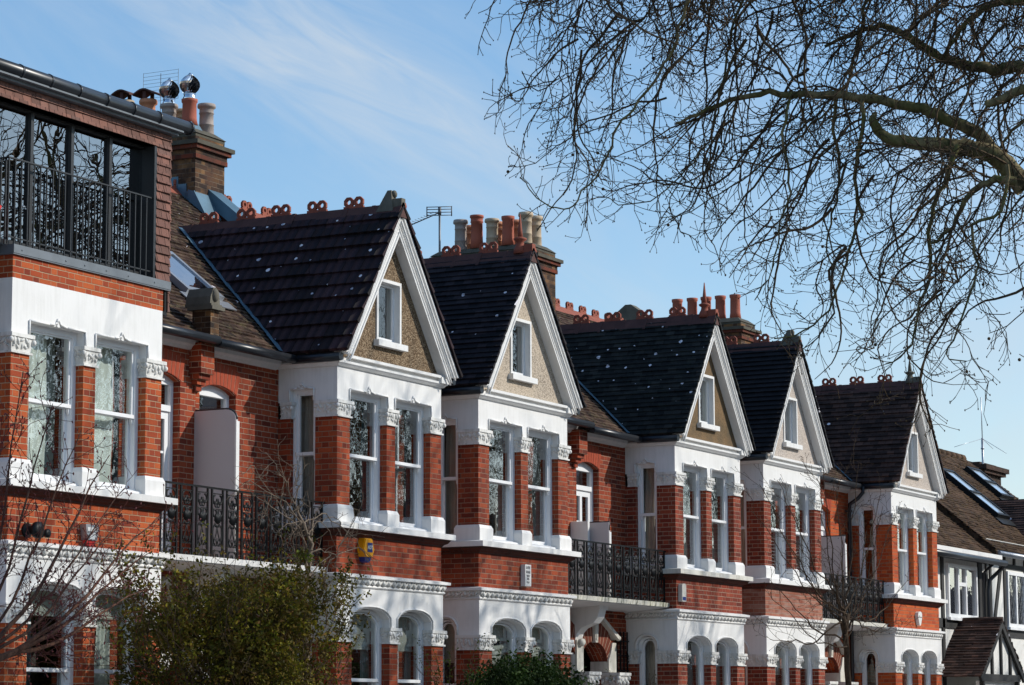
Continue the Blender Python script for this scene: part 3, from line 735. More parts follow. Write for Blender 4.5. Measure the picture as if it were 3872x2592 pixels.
        if finial in ('spike', 'ball'):
            mb.lathe(XA, y, [(.11, ZA-.02), (.10, ZA+.06), (.07, ZA+.12), (.055, ZA+.17), (.10, ZA+.20), (.105, ZA+.225), (.06, ZA+.245)], 12)
            tp = ZA+.62 if finial == 'spike' else ZA+.52
            mb.lathe(XA, y, [(.045, ZA+.235), (.035, ZA+.35), (.008, tp)], 10)
            if finial == 'ball': mb.blob((XA, y, tp+.03), (.05, .05, .05), 0, 'y', 10, 7)
        else:
            mb.frustum((XA-.10, XA+.10, y-.12, y+.16), ZA-.06, (XA-.045, XA+.045, y-.06, y+.0), ZA+.25)
            mb.blob((XA+.02, y-.08, ZA+.20), (.05, .04, .06), .3); mb.blob((XA, y+.04, ZA+.10), (.06, .07, .07), .3)
        mb.box(XA-.055, XA+.055, yf-.05, yf+.10, ZA-.02, ZA+.12)
        B(mb, 'finial', 'terracotta' if finial == 'spike' else 'stone', gr)
        for s_ in (1,):
            mb = MB(); mb.blob((XA+.07, yf-.02, ZA+.02), (.07, .03, .07), 0); B(mb, 'ridge_end', 'terracotta', gr)
        # lead valley
        mb = MB(); nrm = Vector((0, -SLP, 1)).normalized()
        vl = []
        for i in range(9):
            z = 5.08+(ZA-5.10)*i/8; x = XL+(XA-XL)*(z-ZL)/(ZA-ZL); y = .75+(z-5.02)/SLP; vl.append(Vector((x, y, z)))
        for i in range(8):
            p, q = vl[i], vl[i+1]
            ws = .13+rnd.uniform(-.02, .02); wt = .13+rnd.uniform(-.02, .02)
            A = p+nrm*.045+Vector((.05, 0, 0)); Bq = q+nrm*.045+Vector((.05, 0, 0)); mb.face([tuple(A), tuple(Bq), tuple(q+Vector((-wt, 0, 0))+nrm*.04), tuple(p+Vector((-ws, 0, 0))+nrm*.04)])
        B(mb, 'valley_lead', 'lead', rf)
        # gable wall with its window opening
        wx0, wx1, wz0, wz1 = 1.06, 1.70, 5.34, 6.23
        def rake(z, side):
            return XL+.10+(XA-XL-.10)*(z-5.0)/(ZA-.10-5.0) if side < 0 else XR-.10-(XR-.10-XA)*(z-5.0)/(ZA-.10-5.0)
        mb = MB(); z0 = 5.0
        mb.prism([(rake(z0, -1), z0), (wx0, z0), (wx0, wz1), (rake(wz1, -1), wz1)], 0, .12)
        mb.prism([(wx1, z0), (rake(z0, 1), z0), (rake(wz1, 1), wz1), (wx1, wz1)], 0, .12)
        mb.box(wx0, wx1, 0, .12, z0, wz0); mb.prism([(rake(wz1, -1), wz1), (rake(wz1, 1), wz1), (XA, ZA-.12)], 0, .12)
        B(mb, 'gable_wall', gable); wx0, wx1, wz0, wz1 = 1.08, 1.68, 5.36, 6.21
        mb = MB(); mb.ring([(wx0-.045, wz0), (wx1+.045, wz0), (wx1+.045, wz1+.045), (wx0-.045, wz1+.045)], [(wx0, wz0), (wx1, wz0), (wx1, wz1), (wx0, wz1)], -.022, .20)
        mb.box(wx0-.10, wx1+.13, -.085, .02, wz0-.085, wz0)
        su = B(mb, 'attic_window', 'white')
        mb = MB(); mb.ring([(wx0, wz0), (wx1, wz0), (wx1, wz1), (wx0, wz1)], [(wx0+.03, wz0+.07), (wx1-.045, wz0+.07), (wx1-.045, wz1-.04), (wx0+.03, wz1-.04)], .075, .12)
        mb.build('sash', M['wood_white'], su)
        mb = MB(); mb.face([(wx0+.02, .10, wz0+.04), (wx1-.04, .10, wz0+.04), (wx1-.04, .10, wz1-.03), (wx0+.02, .10, wz1-.03)]); mb.build('pane', M['glass_side'], su)
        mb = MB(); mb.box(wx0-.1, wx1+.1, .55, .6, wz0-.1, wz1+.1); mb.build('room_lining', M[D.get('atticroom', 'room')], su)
        if D.get('attic'): curtain_mb(front, wx0+.34, wx1-.01, wz0, wz1, .30, .012, .06).build('curtain', M[D['attic']], su)
        # barge boards: soffit, board and raised mouldings
        for (XE, ZE, sg) in ((XL, ZL, -1), (XR, ZR, 1)):
            L = math.hypot(XA-XE, ZA-ZE); ux, uz = (XA-XE)/L, (ZA-ZE)/L; nx, nz = (uz*sg, -ux*sg) if sg > 0 else (-uz, ux)
            # inward normal (below the tiles)
            ix, iz = (-uz if sg > 0 else uz), (-abs(ux))
            def off2(t, d): return (XE+ux*t+ix*d, ZE+uz*t+iz*d)
            def strip(mb, d0, d1, ya, yb, t0=0.0, vert=True):
                def atx(d):   # point on line at distance d where x == XA
                    t = (XA-XE-ix*d)/ux; return off2(t, d)
                p0 = off2(t0+d0*.0, d0); p1 = off2(t0+(d1*.62), d1)
                mb.prism([p0, atx(d0), atx(d1), p1], ya, yb)
            mb = MB(); strip(mb, .012, .235, yf+.035, -.0); strip(mb, .014, .125, yf+.005, yf+.04)
            strip(mb, .014, .052, yf-.03, yf+.006); strip(mb, .085, .105, yf-.012, yf+.01)
            strip(mb, .155, .17, yf+.02, yf+.04); strip(mb, .215, .240, yf+.015, yf+.04)
            e = off2(.06, .235)
            mb.box(e[0]-.10-(.05 if sg > 0 else .0), e[0]+.07, yf+.06, 0, e[1]-.02, e[1]+.07) if sg > 0 else None
            B(mb, 'barge_board', 'white')
    if party_left == 'gap':
        # corbelled stub of the party wall at the left boundary
        mb = MB(); q = PL
        mb.box(q-.16, q+.15, .76, YW, 4.58, 4.98); mb.box(q-.13, q+.13, .81, YW, 4.51, 4.58); mb.box(q-.10, q+.10, .86, YW, 4.44, 4.51); mb.box(q-.06, q+.06, .90, YW, 4.36, 4.43)
        cb = B(mb, 'party_corbel', 'brick_wall')
        if code == 'B':
            mb = MB(); mb.box(q-.10, q+.10, .66, .95, 4.98, 5.42); B(mb, 'party_pier', 'brick_london', cb)
            mb = MB(); mb.box(q-.15, q+.15, .60, 1.0, 5.42, 5.465); mb.box(q-.13, q+.13, .63, 1.05, 5.465, 5.50); mb.prism([(q-.12, 5.50), (q+.12, 5.50), (q+.10, 5.60), (q+.035, 5.72), (q-.035, 5.72), (q-.10, 5.60)], .66, 1.05); mb.blob((q, .66, 5.62), (.07, .05, .09), 0, 'y', 8, 6); B(mb, 'kneeler_stone', 'stone', cb)
    return root

# dressings of the windows, by house
DR = {
 'A': dict(u1=[('curtain', .0, .72, 'sheer', dict(wave=.14, amp=.012)), ('curtain', .74, 1., 'curtain_pale', dict(wave=.5, dd=.1))], u2=[('curtain', .0, .78, 'sheer', dict(wave=.2, amp=.01)), ('curtain', .86, 1., 'curtain_dark', dict(dd=.05))], l1=[('blind', 1.25, 'blind'), ('curtain', .0, .5, 'curtain_dark', {})], l2=[('blind', 1.25, 'blind'), ('curtain', .5, .8, 'sheer', {})], room='room'),
 'B': dict(u1=[('curtain', .86, 1., 'curtain_dark', {})], u2=[('curtain', .82, 1., 'curtain_dark', {})], us=[('curtain', .0, 1., 'curtain_cream', dict(wave=.07, pinch=(.62, 3.05, .35)))], l1=[('blind', 1.05, 'blind'), ('curtain', .8, 1., 'curtain_grey', {})], l2=[('blind', 1.05, 'blind'), ('curtain', .8, 1., 'curtain_grey', {})], attic='curtain_grey'),
 'C': dict(u1=[('curtain', .76, 1., 'curtain_cream', dict(wave=.06))], u2=[('curtain', .8, 1., 'curtain_grey', {})], us=[('curtain', .1, .9, 'curtain_cream', dict(wave=.08, amp=.03))], l1=[('blind', 1.3, 'blind'), ('festoon', .98, 'blind')], l2=[('blind', 1.3, 'blind'), ('festoon', .98, 'blind')], ls=[('blind', .95, 'curtain_cream')], attic='curtain_grey'),
 'D': dict(u1=[('curtain', .55, 1., 'curtain_grey', {})], u2=[('curtain', .55, 1., 'curtain_grey', {})], us=[('curtain', .45, .95, 'curtain_cream', dict(wave=.07))], l1=[('curtain', .5, 1., 'curtain_grey', {})], l2=[('curtain', .5, 1., 'curtain_grey', {})], ls=[('curtain', .45, 1., 'curtain_cream', dict(wave=.08))], attic='sheer'),
 'E': dict(u1=[('shutter', 3.65)], u2=[('shutter', 3.65)], us=[('curtain', .3, .9, 'curtain_cream', {})], l1=[('blind', 1.0, 'blind')], l2=[('blind', 1.2, 'blind')], attic='shutter'),
 'F': dict(u1=[('curtain', .0, 1., 'sheer', dict(amp=.008))], u2=[('curtain', .0, 1., 'sheer', dict(amp=.008))], us=[('curtain', .1, .5, 'curtain_cream', {})], l1=[('curtain', .0, .6, 'sheer', {})], l2=[('curtain', .0, .6, 'curtain_grey', {})], attic='shutter'),
}
HX = {'A': (24.654, 2.979, .030), 'B': (31.811, 2.932, 0.), 'C': (35.895, 3.001, -.026), 'D': (43.09, 2.908, -.096), 'E': (47.112, 2.914, -.082), 'F': (54.108, 2.89, -.09)}
hA = house('A', *HX['A'], 22.9, 29.78, 'brick_a', 'brick_a', 'brick_wall', None, None, 'terraced house with a flat-roofed glazed loft and railing above its bay', DR['A'], 'recess')
hB = house('B', *HX['B'], 29.78, 35.30, 'brick_b', 'brick_b', 'brick_wall', 'pebble', 'tile_b', 'terraced house with brown pebbledash gable, yellow alarm box below its bay window', DR['B'], 'gap', 'stub', (3.10, 2.44, 1.84, 1.22, .60))
hC = house('C', *HX['C'], 35.30, 41.05, 'brick_c', 'brick_c', 'brick_wall', 'cream', 'tile_c', 'terraced house with cream roughcast gable and a white nameplate below the bay', DR['C'], 'recess', 'spike', (2.6, 1.95, 1.25, .58))
hD = house('D', *HX['D'], 41.05, 46.57, 'brick_d', 'brick_d', 'brick_wall', 'tanwall', 'tile_d', 'terraced house with tan rendered gable and algae-stained sill', DR['D'], 'gap', 'spike', (2.48, 1.84, 1.20, .55), slabm='white_old')
hE = house('E', *HX['E'], 46.57, 52.10, 'brick_d', 'brick_e', 'brick_wall', 'palewall', 'tile_e', 'terraced house with pale gable, washed-out brick apron and white shutters', DR['E'], 'recess', 'stub', (1.9, 1.25, .58))
hF = house('F', *HX['F'], 52.10, 57.55, 'brick_f', 'brick_f', 'brick_f', 'palewall', 'tile_f', 'last terraced house of the row, pale gable beside the half-timbered house', DR['F'], 'gap', 'ball', (1.87, 1.23, .59))
#PART2
R = random.Random
# ------------------------------------------------------------------ the loft of the first house
def loft():
    r = R(5); x0, w, dz = HX['A']; off = (x0, 0, dz)
    B = lambda mb, name, mat, par=hA: mb.build(name, M[mat], par, off)
    L0 = -2.1; cr = 27.74-x0; ol = -1.9; orr = 27.42-x0
    mb = MB(); mb.box(0, w+.04, 0, YW, 5.046, 5.325); B(mb, 'brick_apron', 'brick_a')
    mb = MB(); mb.box(-.03, cr+.02, -.035, .5, 5.325, 5.425); mb.box(-.03, cr+.02, -.028, .5, 5.31, 5.325)
    for x in (.12, .95, 1.32, 1.75, 2.2, 2.75): mb.blob((x, -.037, 5.37), (.012, .008, .012))
    B(mb, 'lead_coping', 'lead_dark')
    # tile-hung cheek and head
    mb = MB()
    z = 5.425; i = 0
    up = (0, 0, 1)
    def vert(x0_, x1_, z0_, z1_):
        slope(mb, (x0_, -.02, z0_), (1, 0, 0), (0, 0, 1), z1_-z0_, lambda s: (0, x1_-x0_), .113, .022, r, .33, .35)
    class _: pass
    # upright courses: the slope helper leans its tiles outward along -y here
    def hung(xa, xb, za, zb):
        k = round((zb-za)/.113); c = (zb-za)/k
        for i in range(k):
            z0_, z1_ = za+i*c, za+(i+1)*c; t = -.032*(1+r.uniform(-.2, .2)); m = max(1, round((xb-xa)/.165)); j0 = -.5 if i % 2 else 0.
            j = j0
            while j < m:
                a = max(xa, xa+j*(xb-xa)/m+.002); b = min(xb+.012, xa+(j+1)*(xb-xa)/m-.002); t2 = t*(1+r.uniform(-.15, .15))
                if b-a > .03: mb.prism([(t2, z0_), (-.004, z1_+.01), (.02, z1_+.01), (.02, z0_)], a, b, 'x')
                j += 1
    hung(orr+.02, cr, 5.425, 7.09); hung(L0, cr, 7.09, 7.32)
    # cheek running back to the slope, tiled on its outer face
    z = 5.05
    while z < 7.3:
        y1 = .75+(z-5.02)/SLP+.2
        mb.prism([(cr-.02, z), (cr+.035, z), (cr+.004, z+.12), (cr-.02, z+.12)], -.015, y1); z += .113
    B(mb, 'tile_cladding', 'tile_hung')
    mb = MB(); mb.prism([(0., 5.0), (0., 7.3), (3.7, 7.3), (.9, 5.0)], cr-.10, cr-.015, 'x'); mb.box(L0, cr-.1, 0.02, .12, 7.09, 7.3); mb.box(orr+.015, cr-.1, .0, .25, 5.4, 7.1); B(mb, 'loft_wall', 'black')
    mb = MB(); mb.face([(L0, -.16, 7.36), (cr+.1, -.16, 7.36), (cr+.1, 3.6, 7.30), (L0, 3.6, 7.30)]); mb.box(L0, cr+.06, -.17, .1, 7.315, 7.37); mb.box(L0, cr+.05, -.1, .05, 7.28, 7.315)
    lr = B(mb, 'loft_roof', 'lead_dark')
    mb = MB(); mb.tube([(L0, -.13, 7.405), (cr+.20, -.13, 7.405)], .082, 12); xx = L0+.3
    while xx < cr: mb.tube([(xx, -.13, 7.405), (xx+.03, -.13, 7.405)], .09, 12); xx += .55
    mb.tube([(cr+.20, -.13, 7.405), (cr+.23, -.13, 7.405)], .09, 12); B(mb, 'gutter', 'gutter', lr)
    # glazing
    yg = .16
    mb = MB(); mb.box(ol, orr, yg-.03, yg+.05, 7.06, 7.10); mb.box(orr-.03, orr+.02, -.02, yg+.05, 5.425, 7.10); mb.box(ol, orr, -.02, yg+.05, 7.09, 7.115)
    mb.box(ol, orr, yg-.03, yg+.05, 5.425, 5.50)
    for x in (26.68, 25.91, 25.13, 24.36, 23.6): mb.box(x-x0-.03, x-x0+.025, yg-.035, yg+.05, 5.5, 7.07); mb.box(x-x0+.028, x-x0+.05, yg-.01, yg+.04, 5.5, 7.07)
    win = B(mb, 'glazed_doors', 'dark_metal')
    mb = MB(); mb.face([(ol, yg+.01, 5.49), (orr, yg+.01, 5.49), (orr, yg+.01, 7.07), (ol, yg+.01, 7.07)]); mb.build('pane', M['glass_new'], win)
    mb = MB(); mb.box(24.98-x0, 25.02-x0, yg-.06, yg-.03, 5.90, 5.93); mb.tube([(25.0-x0, yg-.03, 5.92), (25.0-x0, yg-.07, 5.92), (24.9-x0, yg-.07, 5.92)], .012, 6)
    mb.build('handle', M['steel'], win)
    mb = MB(); mb.box(L0, cr-.12, 3.2, 3.25, 5.4, 7.3); mb.box(L0, cr-.12, .3, 3.2, 5.3, 5.34); mb.box(L0, cr-.12, .12, 3.2, 7.24, 7.28); mb.box(L0, L0+.05, .2, 3.2, 5.4, 7.3)
    mb.box(.8, 1.5, 2.4, 3.1, 5.34, 5.9); mb.box(1.9, 2.3, 2.8, 3.2, 5.34, 6.6); mb.build('room_lining', M['room_warm'], win)
    # railing
    mb = MB(); yr = .015; zl = 24.565-x0
    mb.box(zl-.02, orr+.0, yr-.012, yr+.02, 6.42, 6.436); mb.box(zl, orr, yr-.006, yr+.012, 5.50, 5.515)
    n = 24
    for i in range(n+1):
        x = zl+(orr-.02-zl)*i/n; mb.box(x-.0075, x+.0075, yr-.006, yr+.010, 5.42, 6.42)
    mb.box(zl-.012, zl+.012, yr-.01, .16, 6.42, 6.436); mb.box(zl-.012, zl+.01, .05, .066, 5.42, 6.42); mb.box(zl-.012, zl+.01, .12, .136, 5.42, 6.42)
    B(mb, 'railing', 'dark_metal')
    # small roof light on the slope and the lead behind the kneeler
    return
loft()
# a roof window low on the old slope between the first two houses
mb = MB(); up = Vector((0, 1, SLP)).normalized(); nn = Vector((0, -SLP, 1)).normalized()
def onroof(x, y, h=0.): p = Vector((x, y, roofz(y)))+nn*h; return tuple(p)
def slab_on(mb, x0, x1, ya, yb, h0, h1):
    b = len(mb.v)
    for h in (h0, h1):
        for x, y in ((x0, ya), (x1, ya), (x1, yb), (x0, yb)): mb.V(onroof(x, y, h))
    for q in ((0,3,2,1),(4,5,6,7),(0,1,5,4),(1,2,6,5),(2,3,7,6),(3,0,4,7)): mb.f.append([b+i for i in q])
for a, b_, c, d_ in ((30.65, 30.72, 1.75, 2.65), (31.48, 31.55, 1.75, 2.65), (30.72, 31.48, 1.75, 1.82), (30.72, 31.48, 2.58, 2.65)): slab_on(mb, a, b_, c, d_, .02, .11)
slab_on(mb, 30.5, 31.7, 1.60, 1.75, .03, .045)
sk = mb.build('roof_window', M['alu'], hB, (0,0,0)); sk.location = (-HX['B'][0], 0, 0)
mb = MB(); mb.face([onroof(30.7, 1.8, .09), onroof(31.5, 1.8, .09), onroof(31.5, 2.6, .09), onroof(30.7, 2.6, .09)]); mb.build('pane', M['glass_side'], sk)

# ------------------------------------------------------------------ chimneys
def pot(mb, x, y, z, kind, h=.48, r=.125):
    if kind == 'roll': pr = [(r*.98, 0), (r, .02), (r*.93, h*.30), (r*1.0, h*.31), (r*.93, h*.34), (r*.90, h*.68), (r*.98, h*.69), (r*.92, h*.73), (r*.92, h*.86), (r*1.16, h*.88), (r*1.2, h*.93), (r*1.12, h), (r*.85, h), (r*.8, h*.8)]
    elif kind == 'flare': pr = [(r*1.1, 0), (r*.95, h*.25), (r*.90, h*.85), (r*1.03, h*.90), (r*1.05, h), (r*.85, h), (r*.8, h*.8)]
    elif kind == 'crown': pr = [(r*1.05, 0), (r*.95, h*.3), (r*.92, h*.78), (r*1.06, h*.80), (r*.96, h*.83), (r*.96, h*.92), (r*1.1, h*.93), (r*1.1, h), (r*.85, h), (r*.8, h*.8)]
    mb.lathe(x, y, [(a, z+b) for a, b in pr], 16)
def chimney(par, px, dz, xl, xr, y0, y1, brickm, pots, top=9.24, lead=True, ztop=None):
    off = (px, 0, dz); X = lambda v: v-px
    Bd = lambda mb, name, mat, p: mb.build(name, M[mat], p, off)
    mb = MB(); mb.box(X(xl), X(xr), y0, y1, 7.2, 8.78)
    mb.box(X(xl)-.03, X(xr)+.03, y0-.03, y1+.03, 8.855, 8.93)
    mb.box(X(xl)+.002, X(xr)-.002, y0+.002, y1-.002, 9.06, 9.14)
    ch = Bd(mb, 'chimney', brickm, par)
    mb = MB(); mb.box(X(xl)-.035, X(xr)+.035, y0-.035, y1+.035, 8.78, 8.855); mb.box(X(xl)-.08, X(xr)+.08, y0-.08, y1+.08, 8.93, 8.995)
    Bd(mb, 'corbel_course', 'brick_red_dark', ch)
    mb = MB(); mb.box(X(xl)-.12, X(xr)+.12, y0-.12, y1+.12, 8.995, 9.06); mb.box(X(xl)-.0, X(xr)+.0, y0-.0, y1+.0, 9.14, top-.04)
    mb.frustum((X(xl)-.02, X(xr)+.02, y0-.02, y1+.02), top-.05, (X(xl)+.12, X(xr)-.12, y0+.12, y1-.12), top+.06)
    Bd(mb, 'mortar_cap', 'flaunch', ch)
    if lead:
        mb = MB()
        mb.box(X(xl)-.015, X(xr)+.012, y0-.012, y0+.2, 7.0, 8.10)
        mb.prism([(y0-.25, roofz(y0-.25)+.03), (y0+.1, roofz(y0+.1)+.03), (y0+.1, roofz(y0+.1)+.2), (y0-.02, roofz(y0)+.24)], X(xl)-.05, X(xl)+.38, 'x')
        yy = y0
        while yy < RIDGE_Y+.2:
            mb.box(X(xl)-.02, X(xl)+.02, yy, yy+.16, roofz(yy)-.1, roofz(yy)+.26); yy += .155
        Bd(mb, 'flashing', 'lead', ch)
    for (x, y, mt, kind, h, z, cap) in pots:
        mb = MB(); pot(mb, X(x), y, z, kind, h); po = Bd(mb, 'chimney_pot', mt, ch)
        if cap == 'cowl':
            mb = MB(); zc = z+h+.03; mb.lathe(X(x), y, [(.10, zc-.05), (.105, zc+.0), (.09, zc+.02), (.10, zc+.06)], 16)
            for k in range(18):      # turbine vanes bowed into a globe
                a = 2*pi*k/18; q = []
                for i in range(9):
                    t = i/8; rr = .165*sin(pi*(.12+.80*t))**.8; aa = a+1.1*t
                    q.append((rr*cos(aa), rr*sin(aa), zc+.06+.30*t, aa))
                for i in range(8):
                    p, s_ = q[i], q[i+1]; f = .80
                    mb.face([(X(x)+p[0], y+p[1], p[2]), (X(x)+s_[0], y+s_[1], s_[2]),
                             (X(x)+s_[0]*f*cos(.30)-s_[1]*f*sin(.30), y+s_[1]*f*cos(.30)+s_[0]*f*sin(.30), s_[2]),
                             (X(x)+p[0]*f*cos(.30)-p[1]*f*sin(.30), y+p[1]*f*cos(.30)+p[0]*f*sin(.30), p[2])], smooth=True)
            mb.lathe(X(x), y, [(.05, zc+.34), (.07, zc+.352), (.03, zc+.375), (.012, zc+.40)], 12)
            Bd(mb, 'spinning_cowl', 'steel', ch)
            mb = MB(); mb.lathe(X(x), y, [(.02, zc+.05), (.115, zc+.13), (.125, zc+.22), (.02, zc+.33)], 12); Bd(mb, 'cowl_core', 'black', ch)
        if cap == 'tile':
            mb = MB(); n = 8; zt = z+h+.10
            pts = [(-.19+.38*i/n, .05*cos(pi*(i/n-.5))*1.6) for i in range(n+1)]
            mb.prism([(y+p, zt+q-.02) for p, q in pts]+[(y+p, zt+q-.045) for p, q in reversed(pts)], X(x)-.17, X(x)+.17, 'x')
            mb.box(X(x)-.12, X(x)-.09, y-.03, y+.03, z+h-.02, zt+.02); mb.box(X(x)+.09, X(x)+.12, y-.03, y+.03, z+h-.02, zt+.02)
            Bd(mb, 'hood_tile', 'ridge', ch)
    return ch
chimney(hB, HX['B'][0], 0., 34.83, 35.65, 4.44, 6.75, 'brick_london', [
    (35.03, 4.70, 'pot_red', 'flare', .42, 9.36, 'cowl'), (35.03, 5.09, 'pot_grey', 'roll', .46, 9.28, 'cowl'), (35.03, 5.49, 'pot_orange', 'roll', .58, 9.28, 'tile'),
    (35.03, 5.93, 'pot_buff', 'roll', .61, 9.28, 'tile'), (35.03, 6.42, 'pot_buff', 'roll', .62, 9.28, 'tile'), (35.45, 4.66, 'pot_grey', 'roll', .50, 9.28, None),
    (35.45, 5.12, 'pot_buff', 'roll', .46, 9.28, None), (35.45, 5.52, 'pot_orange', 'roll', .42, 9.28, None), (35.45, 6.2, 'pot_buff', 'roll', .42, 9.28, None)])
mb = MB()       # lead box sleeve under the front pot and the lead-capped party wall
mb.frustum((34.86-31.811, 35.2-31.811, 4.5, 4.95), 9.2, (34.93-31.811, 35.13-31.811, 4.6, 4.82), 9.40); mb.build('flashing', M['lead'], hB, (31.811,0,0))
mb = MB(); y0 = 3.2
def party(mb, x0, x1, ya, yb, h0, h1):
    mb.prism([(ya, roofz(ya)+h0), (yb, roofz(yb)+h0), (yb, roofz(yb)+h1), (ya, roofz(ya)+h1)], x0, x1, 'x')
party(mb, 35.26-31.811, 35.52-31.811, 1.2, 4.5, -.2, .30); pw = mb.build('party_parapet', M['brick_red_dark'], hB, (31.811,0,0))
mb = MB(); party(mb, 35.20-31.811, 35.58-31.811, 1.2, 4.5, .30, .345); party(mb, 35.20-31.811, 35.215-31.811, 1.2, 4.5, .10, .301); mb.build('lead_capping', M['lead'], pw)
chimney(hD, HX['D'][0], HX['D'][2], 46.15, 47.0, 4.25, 6.55, 'brick_london', [
    (46.35, 4.56, 'pot_buff', 'roll', .62, 9.30, None), (46.35, 4.95, 'pot_red', 'flare', .58, 9.30, None), (46.35, 5.30, 'pot_buff', 'roll', .56, 9.30, None),
    (46.35, 5.64, 'pot_red', 'crown', .66, 9.30, None), (46.35, 6.0, 'pot_grey', 'roll', .62, 9.28, None), (46.8, 4.58, 'pot_buff', 'roll', .62, 9.3, None),
    (46.8, 5.02, 'pot_orange', 'roll', .58, 9.3, None), (46.8, 5.42, 'pot_orange', 'roll', .58, 9.3, None), (46.8, 6.05, 'pot_orange', 'roll', .56, 9.3, None)], lead=False)
chimney(hF, HX['F'][0], HX['F'][2], 57.15, 58.0, 4.60, 6.85, 'brick_london', [
    (57.6, 4.92, 'pot_red', 'flare', .56, 9.32, None), (57.6, 5.29, 'pot_red', 'flare', .56, 9.32, None), (57.6, 5.65, 'pot_red', 'flare', .56, 9.32, None),
    (57.6, 6.0, 'pot_red', 'flare', .56, 9.32, None), (57.6, 6.38, 'pot_red', 'flare', .56, 9.32, None)], lead=False)
mb = MB(); q = 52.1-54.108; mb.prism([(4.62, 8.3), (5.4, 8.3), (5.4, 8.66), (5.08, 8.90), (4.95, 8.90), (4.62, 8.66)], q-.14, q+.14, 'x'); party(mb, q-.1, q+.1, 1.0, 4.7, -.1, .12)
mb.build('party_parapet', M['stone'], hF, (54.1,0,0))

# ------------------------------------------------------------------ balconies
def rail_panel_mesh():
    mb = MB(); y = 0.
    for x in (-.138, .112): mb.box(x, x+.026, -.012, .012, 0, .90)
    for z in (.10, .165, .635, .835): mb.box(-.112, .112, -.006, .006, z, z+.013)
    def arc(cx, cz, rx, rz, a0, a1, r=.0085, n=9):
        r *= 1.3
        mb.tube([(cx+rx*cos(a0+(a1-a0)*i/n), 0, cz+rz*sin(a0+(a1-a0)*i/n)) for i in range(n+1)], r, 5)
    for s in (-1, 1):
        arc(s*.055, .765, .045, .055, pi/2 if s > 0 else pi/2, (pi/2-s*5.0), .010)
        arc(s*.060, .59, .042, .045, -pi/2, -pi/2+s*5.2, .010)
        arc(s*.030, .70, .028, .035, 0, 2*pi, .007, 8)
        mb.tube([(s*.02, 0, .43), (s*.05, 0, .455), (s*.095, 0, .40), (s*.10, 0, .30), (s*.075, 0, .21), (s*.03, 0, .165)], .0095, 5)
        mb.tube([(0, 0, .42), (s*.02, 0, .33), (s*.055, 0, .25), (s*.085, 0, .20), (s*.10, 0, .165)], .008, 5)
        arc(s*.052, .055, .040, .042, pi/2, pi/2-s*5.0, .009)
        mb.blob((s*.035, 0, .425), (.018, .012, .018)); mb.tube([(0, 0, .17), (s*.022, 0, .22), (s*.04, 0, .255)], .006, 4)
        mb.blob((s*.05, 0, .735), (.014, .01, .014))
    mb.tube([(0, 0, .17), (0, 0, .27)], .007, 4)
    for a in range(-3, 4):     # palmette leaf
        an = a*.30; mb.tube([(0, 0, .60), (.11*sin(an)*.62, -.012, .60-.07*cos(an)), (.11*sin(an)*.85, -.006, .60-.15*cos(an*.8))], [.013, .016, .008], 4)
    mb.blob((0, 0, .61), (.02, .012, .02)); mb.blob((0, 0, .42), (.02, .015, .02)); mb.blob((0, 0, .68), (.02, .014, .02))
    return mb
panel_src = None
def balcony(xa, xb, dz, label, slabm, screen, extra=None):
    global panel_src
    t = thing('balcony', label, 'balcony', (xa, 0, dz), 'cast iron balconies between the bays')
    L = xb-xa; off = (xa, 0, dz)
    mb = MB(); mb.prism([(.135, 2.035), (.125, 2.11), (YW, 2.125), (YW, 1.98), (.5, 2.0)], 0, L, 'x'); mb.build('slab', M[slabm], t, off)
    mb = MB(); mb.prism([(.16, 2.031), (.5, 1.996), (YW-.002, 1.976), (YW-.002, 1.965), (.5, 1.985), (.16, 2.022)], .01, L-.01, 'x'); mb.build('soffit', M['white'], t, off)
    mb = MB()
    x = L/2+.05
    mb.prism([(YW, 2.0), (.42, 2.0), (.43, 1.90), (.46, 1.80), (.54, 1.71), (.66, 1.67), (.76, 1.63), (.84, 1.55), (.88, 1.42), (.90, 1.25), (.90, .95), (YW, .95)], x-.13, x+.13, 'x')
    mb.prism([(.40, 2.0), (.40, 1.93), (.46, 1.93), (.46, 2.0)], x-.16, x+.16, 'x')
    mb.build('bracket', M['white'], t, off)
    mb = MB(); mb.box(0, L, .185, .215, 2.985, 3.0); mb.box(0, L, .18, .22, 3.0, 3.008); mb.build('handrail', M['black'], t, off)
    n = round(L/.345)
    for i in range(n):
        if panel_src is None: panel_src = o = rail_panel_mesh().build('rail_panel', M['black'], t)
        else: o = panel_src.copy(); C.objects.link(o); o.parent = t
        o.location = ((i+.5)*L/n, .20, 2.095); o.scale = (L/n/.345, 1, .99)
    ztop, ylo, rnd_ = screen; q = 0
    mb = MB(); xm = extra
    pts = [(YW, 2.12), (ylo, 2.12), (ylo, ztop-.14)]
    if rnd_: pts += [(ylo+.16*(1-cos(a)), ztop-.14+.14*sin(a)) for a in [pi/2*k/6 for k in range(1, 7)]]
    else: pts += [(ylo, ztop)]
    pts += [(YW, ztop)]
    mb.prism(pts, xm-xa-.02, xm-xa+.03, 'x'); pv = mb.build('privacy_screen', M['screen'], t, off)
    mb = MB(); path = [(xm-xa+.005, p[0]-.006, p[1]+.004) for p in pts[1:]]
    mb.box(xm-xa-.03, xm-xa+.045, ylo-.015, ylo+.008, 2.12, ztop-.16); mb.build('edge_post', M['white'], pv)
    mb = MB(); mb.tube([(xm-xa+.005, p[0], p[1]+.006) for p in pts[2:]], .018, 5); mb.build('edge_trim', M['dark_metal'], pv)
    if not rnd_ and ztop < 3.5:
        mb = MB(); mb.box(xm-xa-.16, xm-xa-.09, .62, YW-.01, 2.12, 3.40); mb.build('side_board', M['white'], pv)
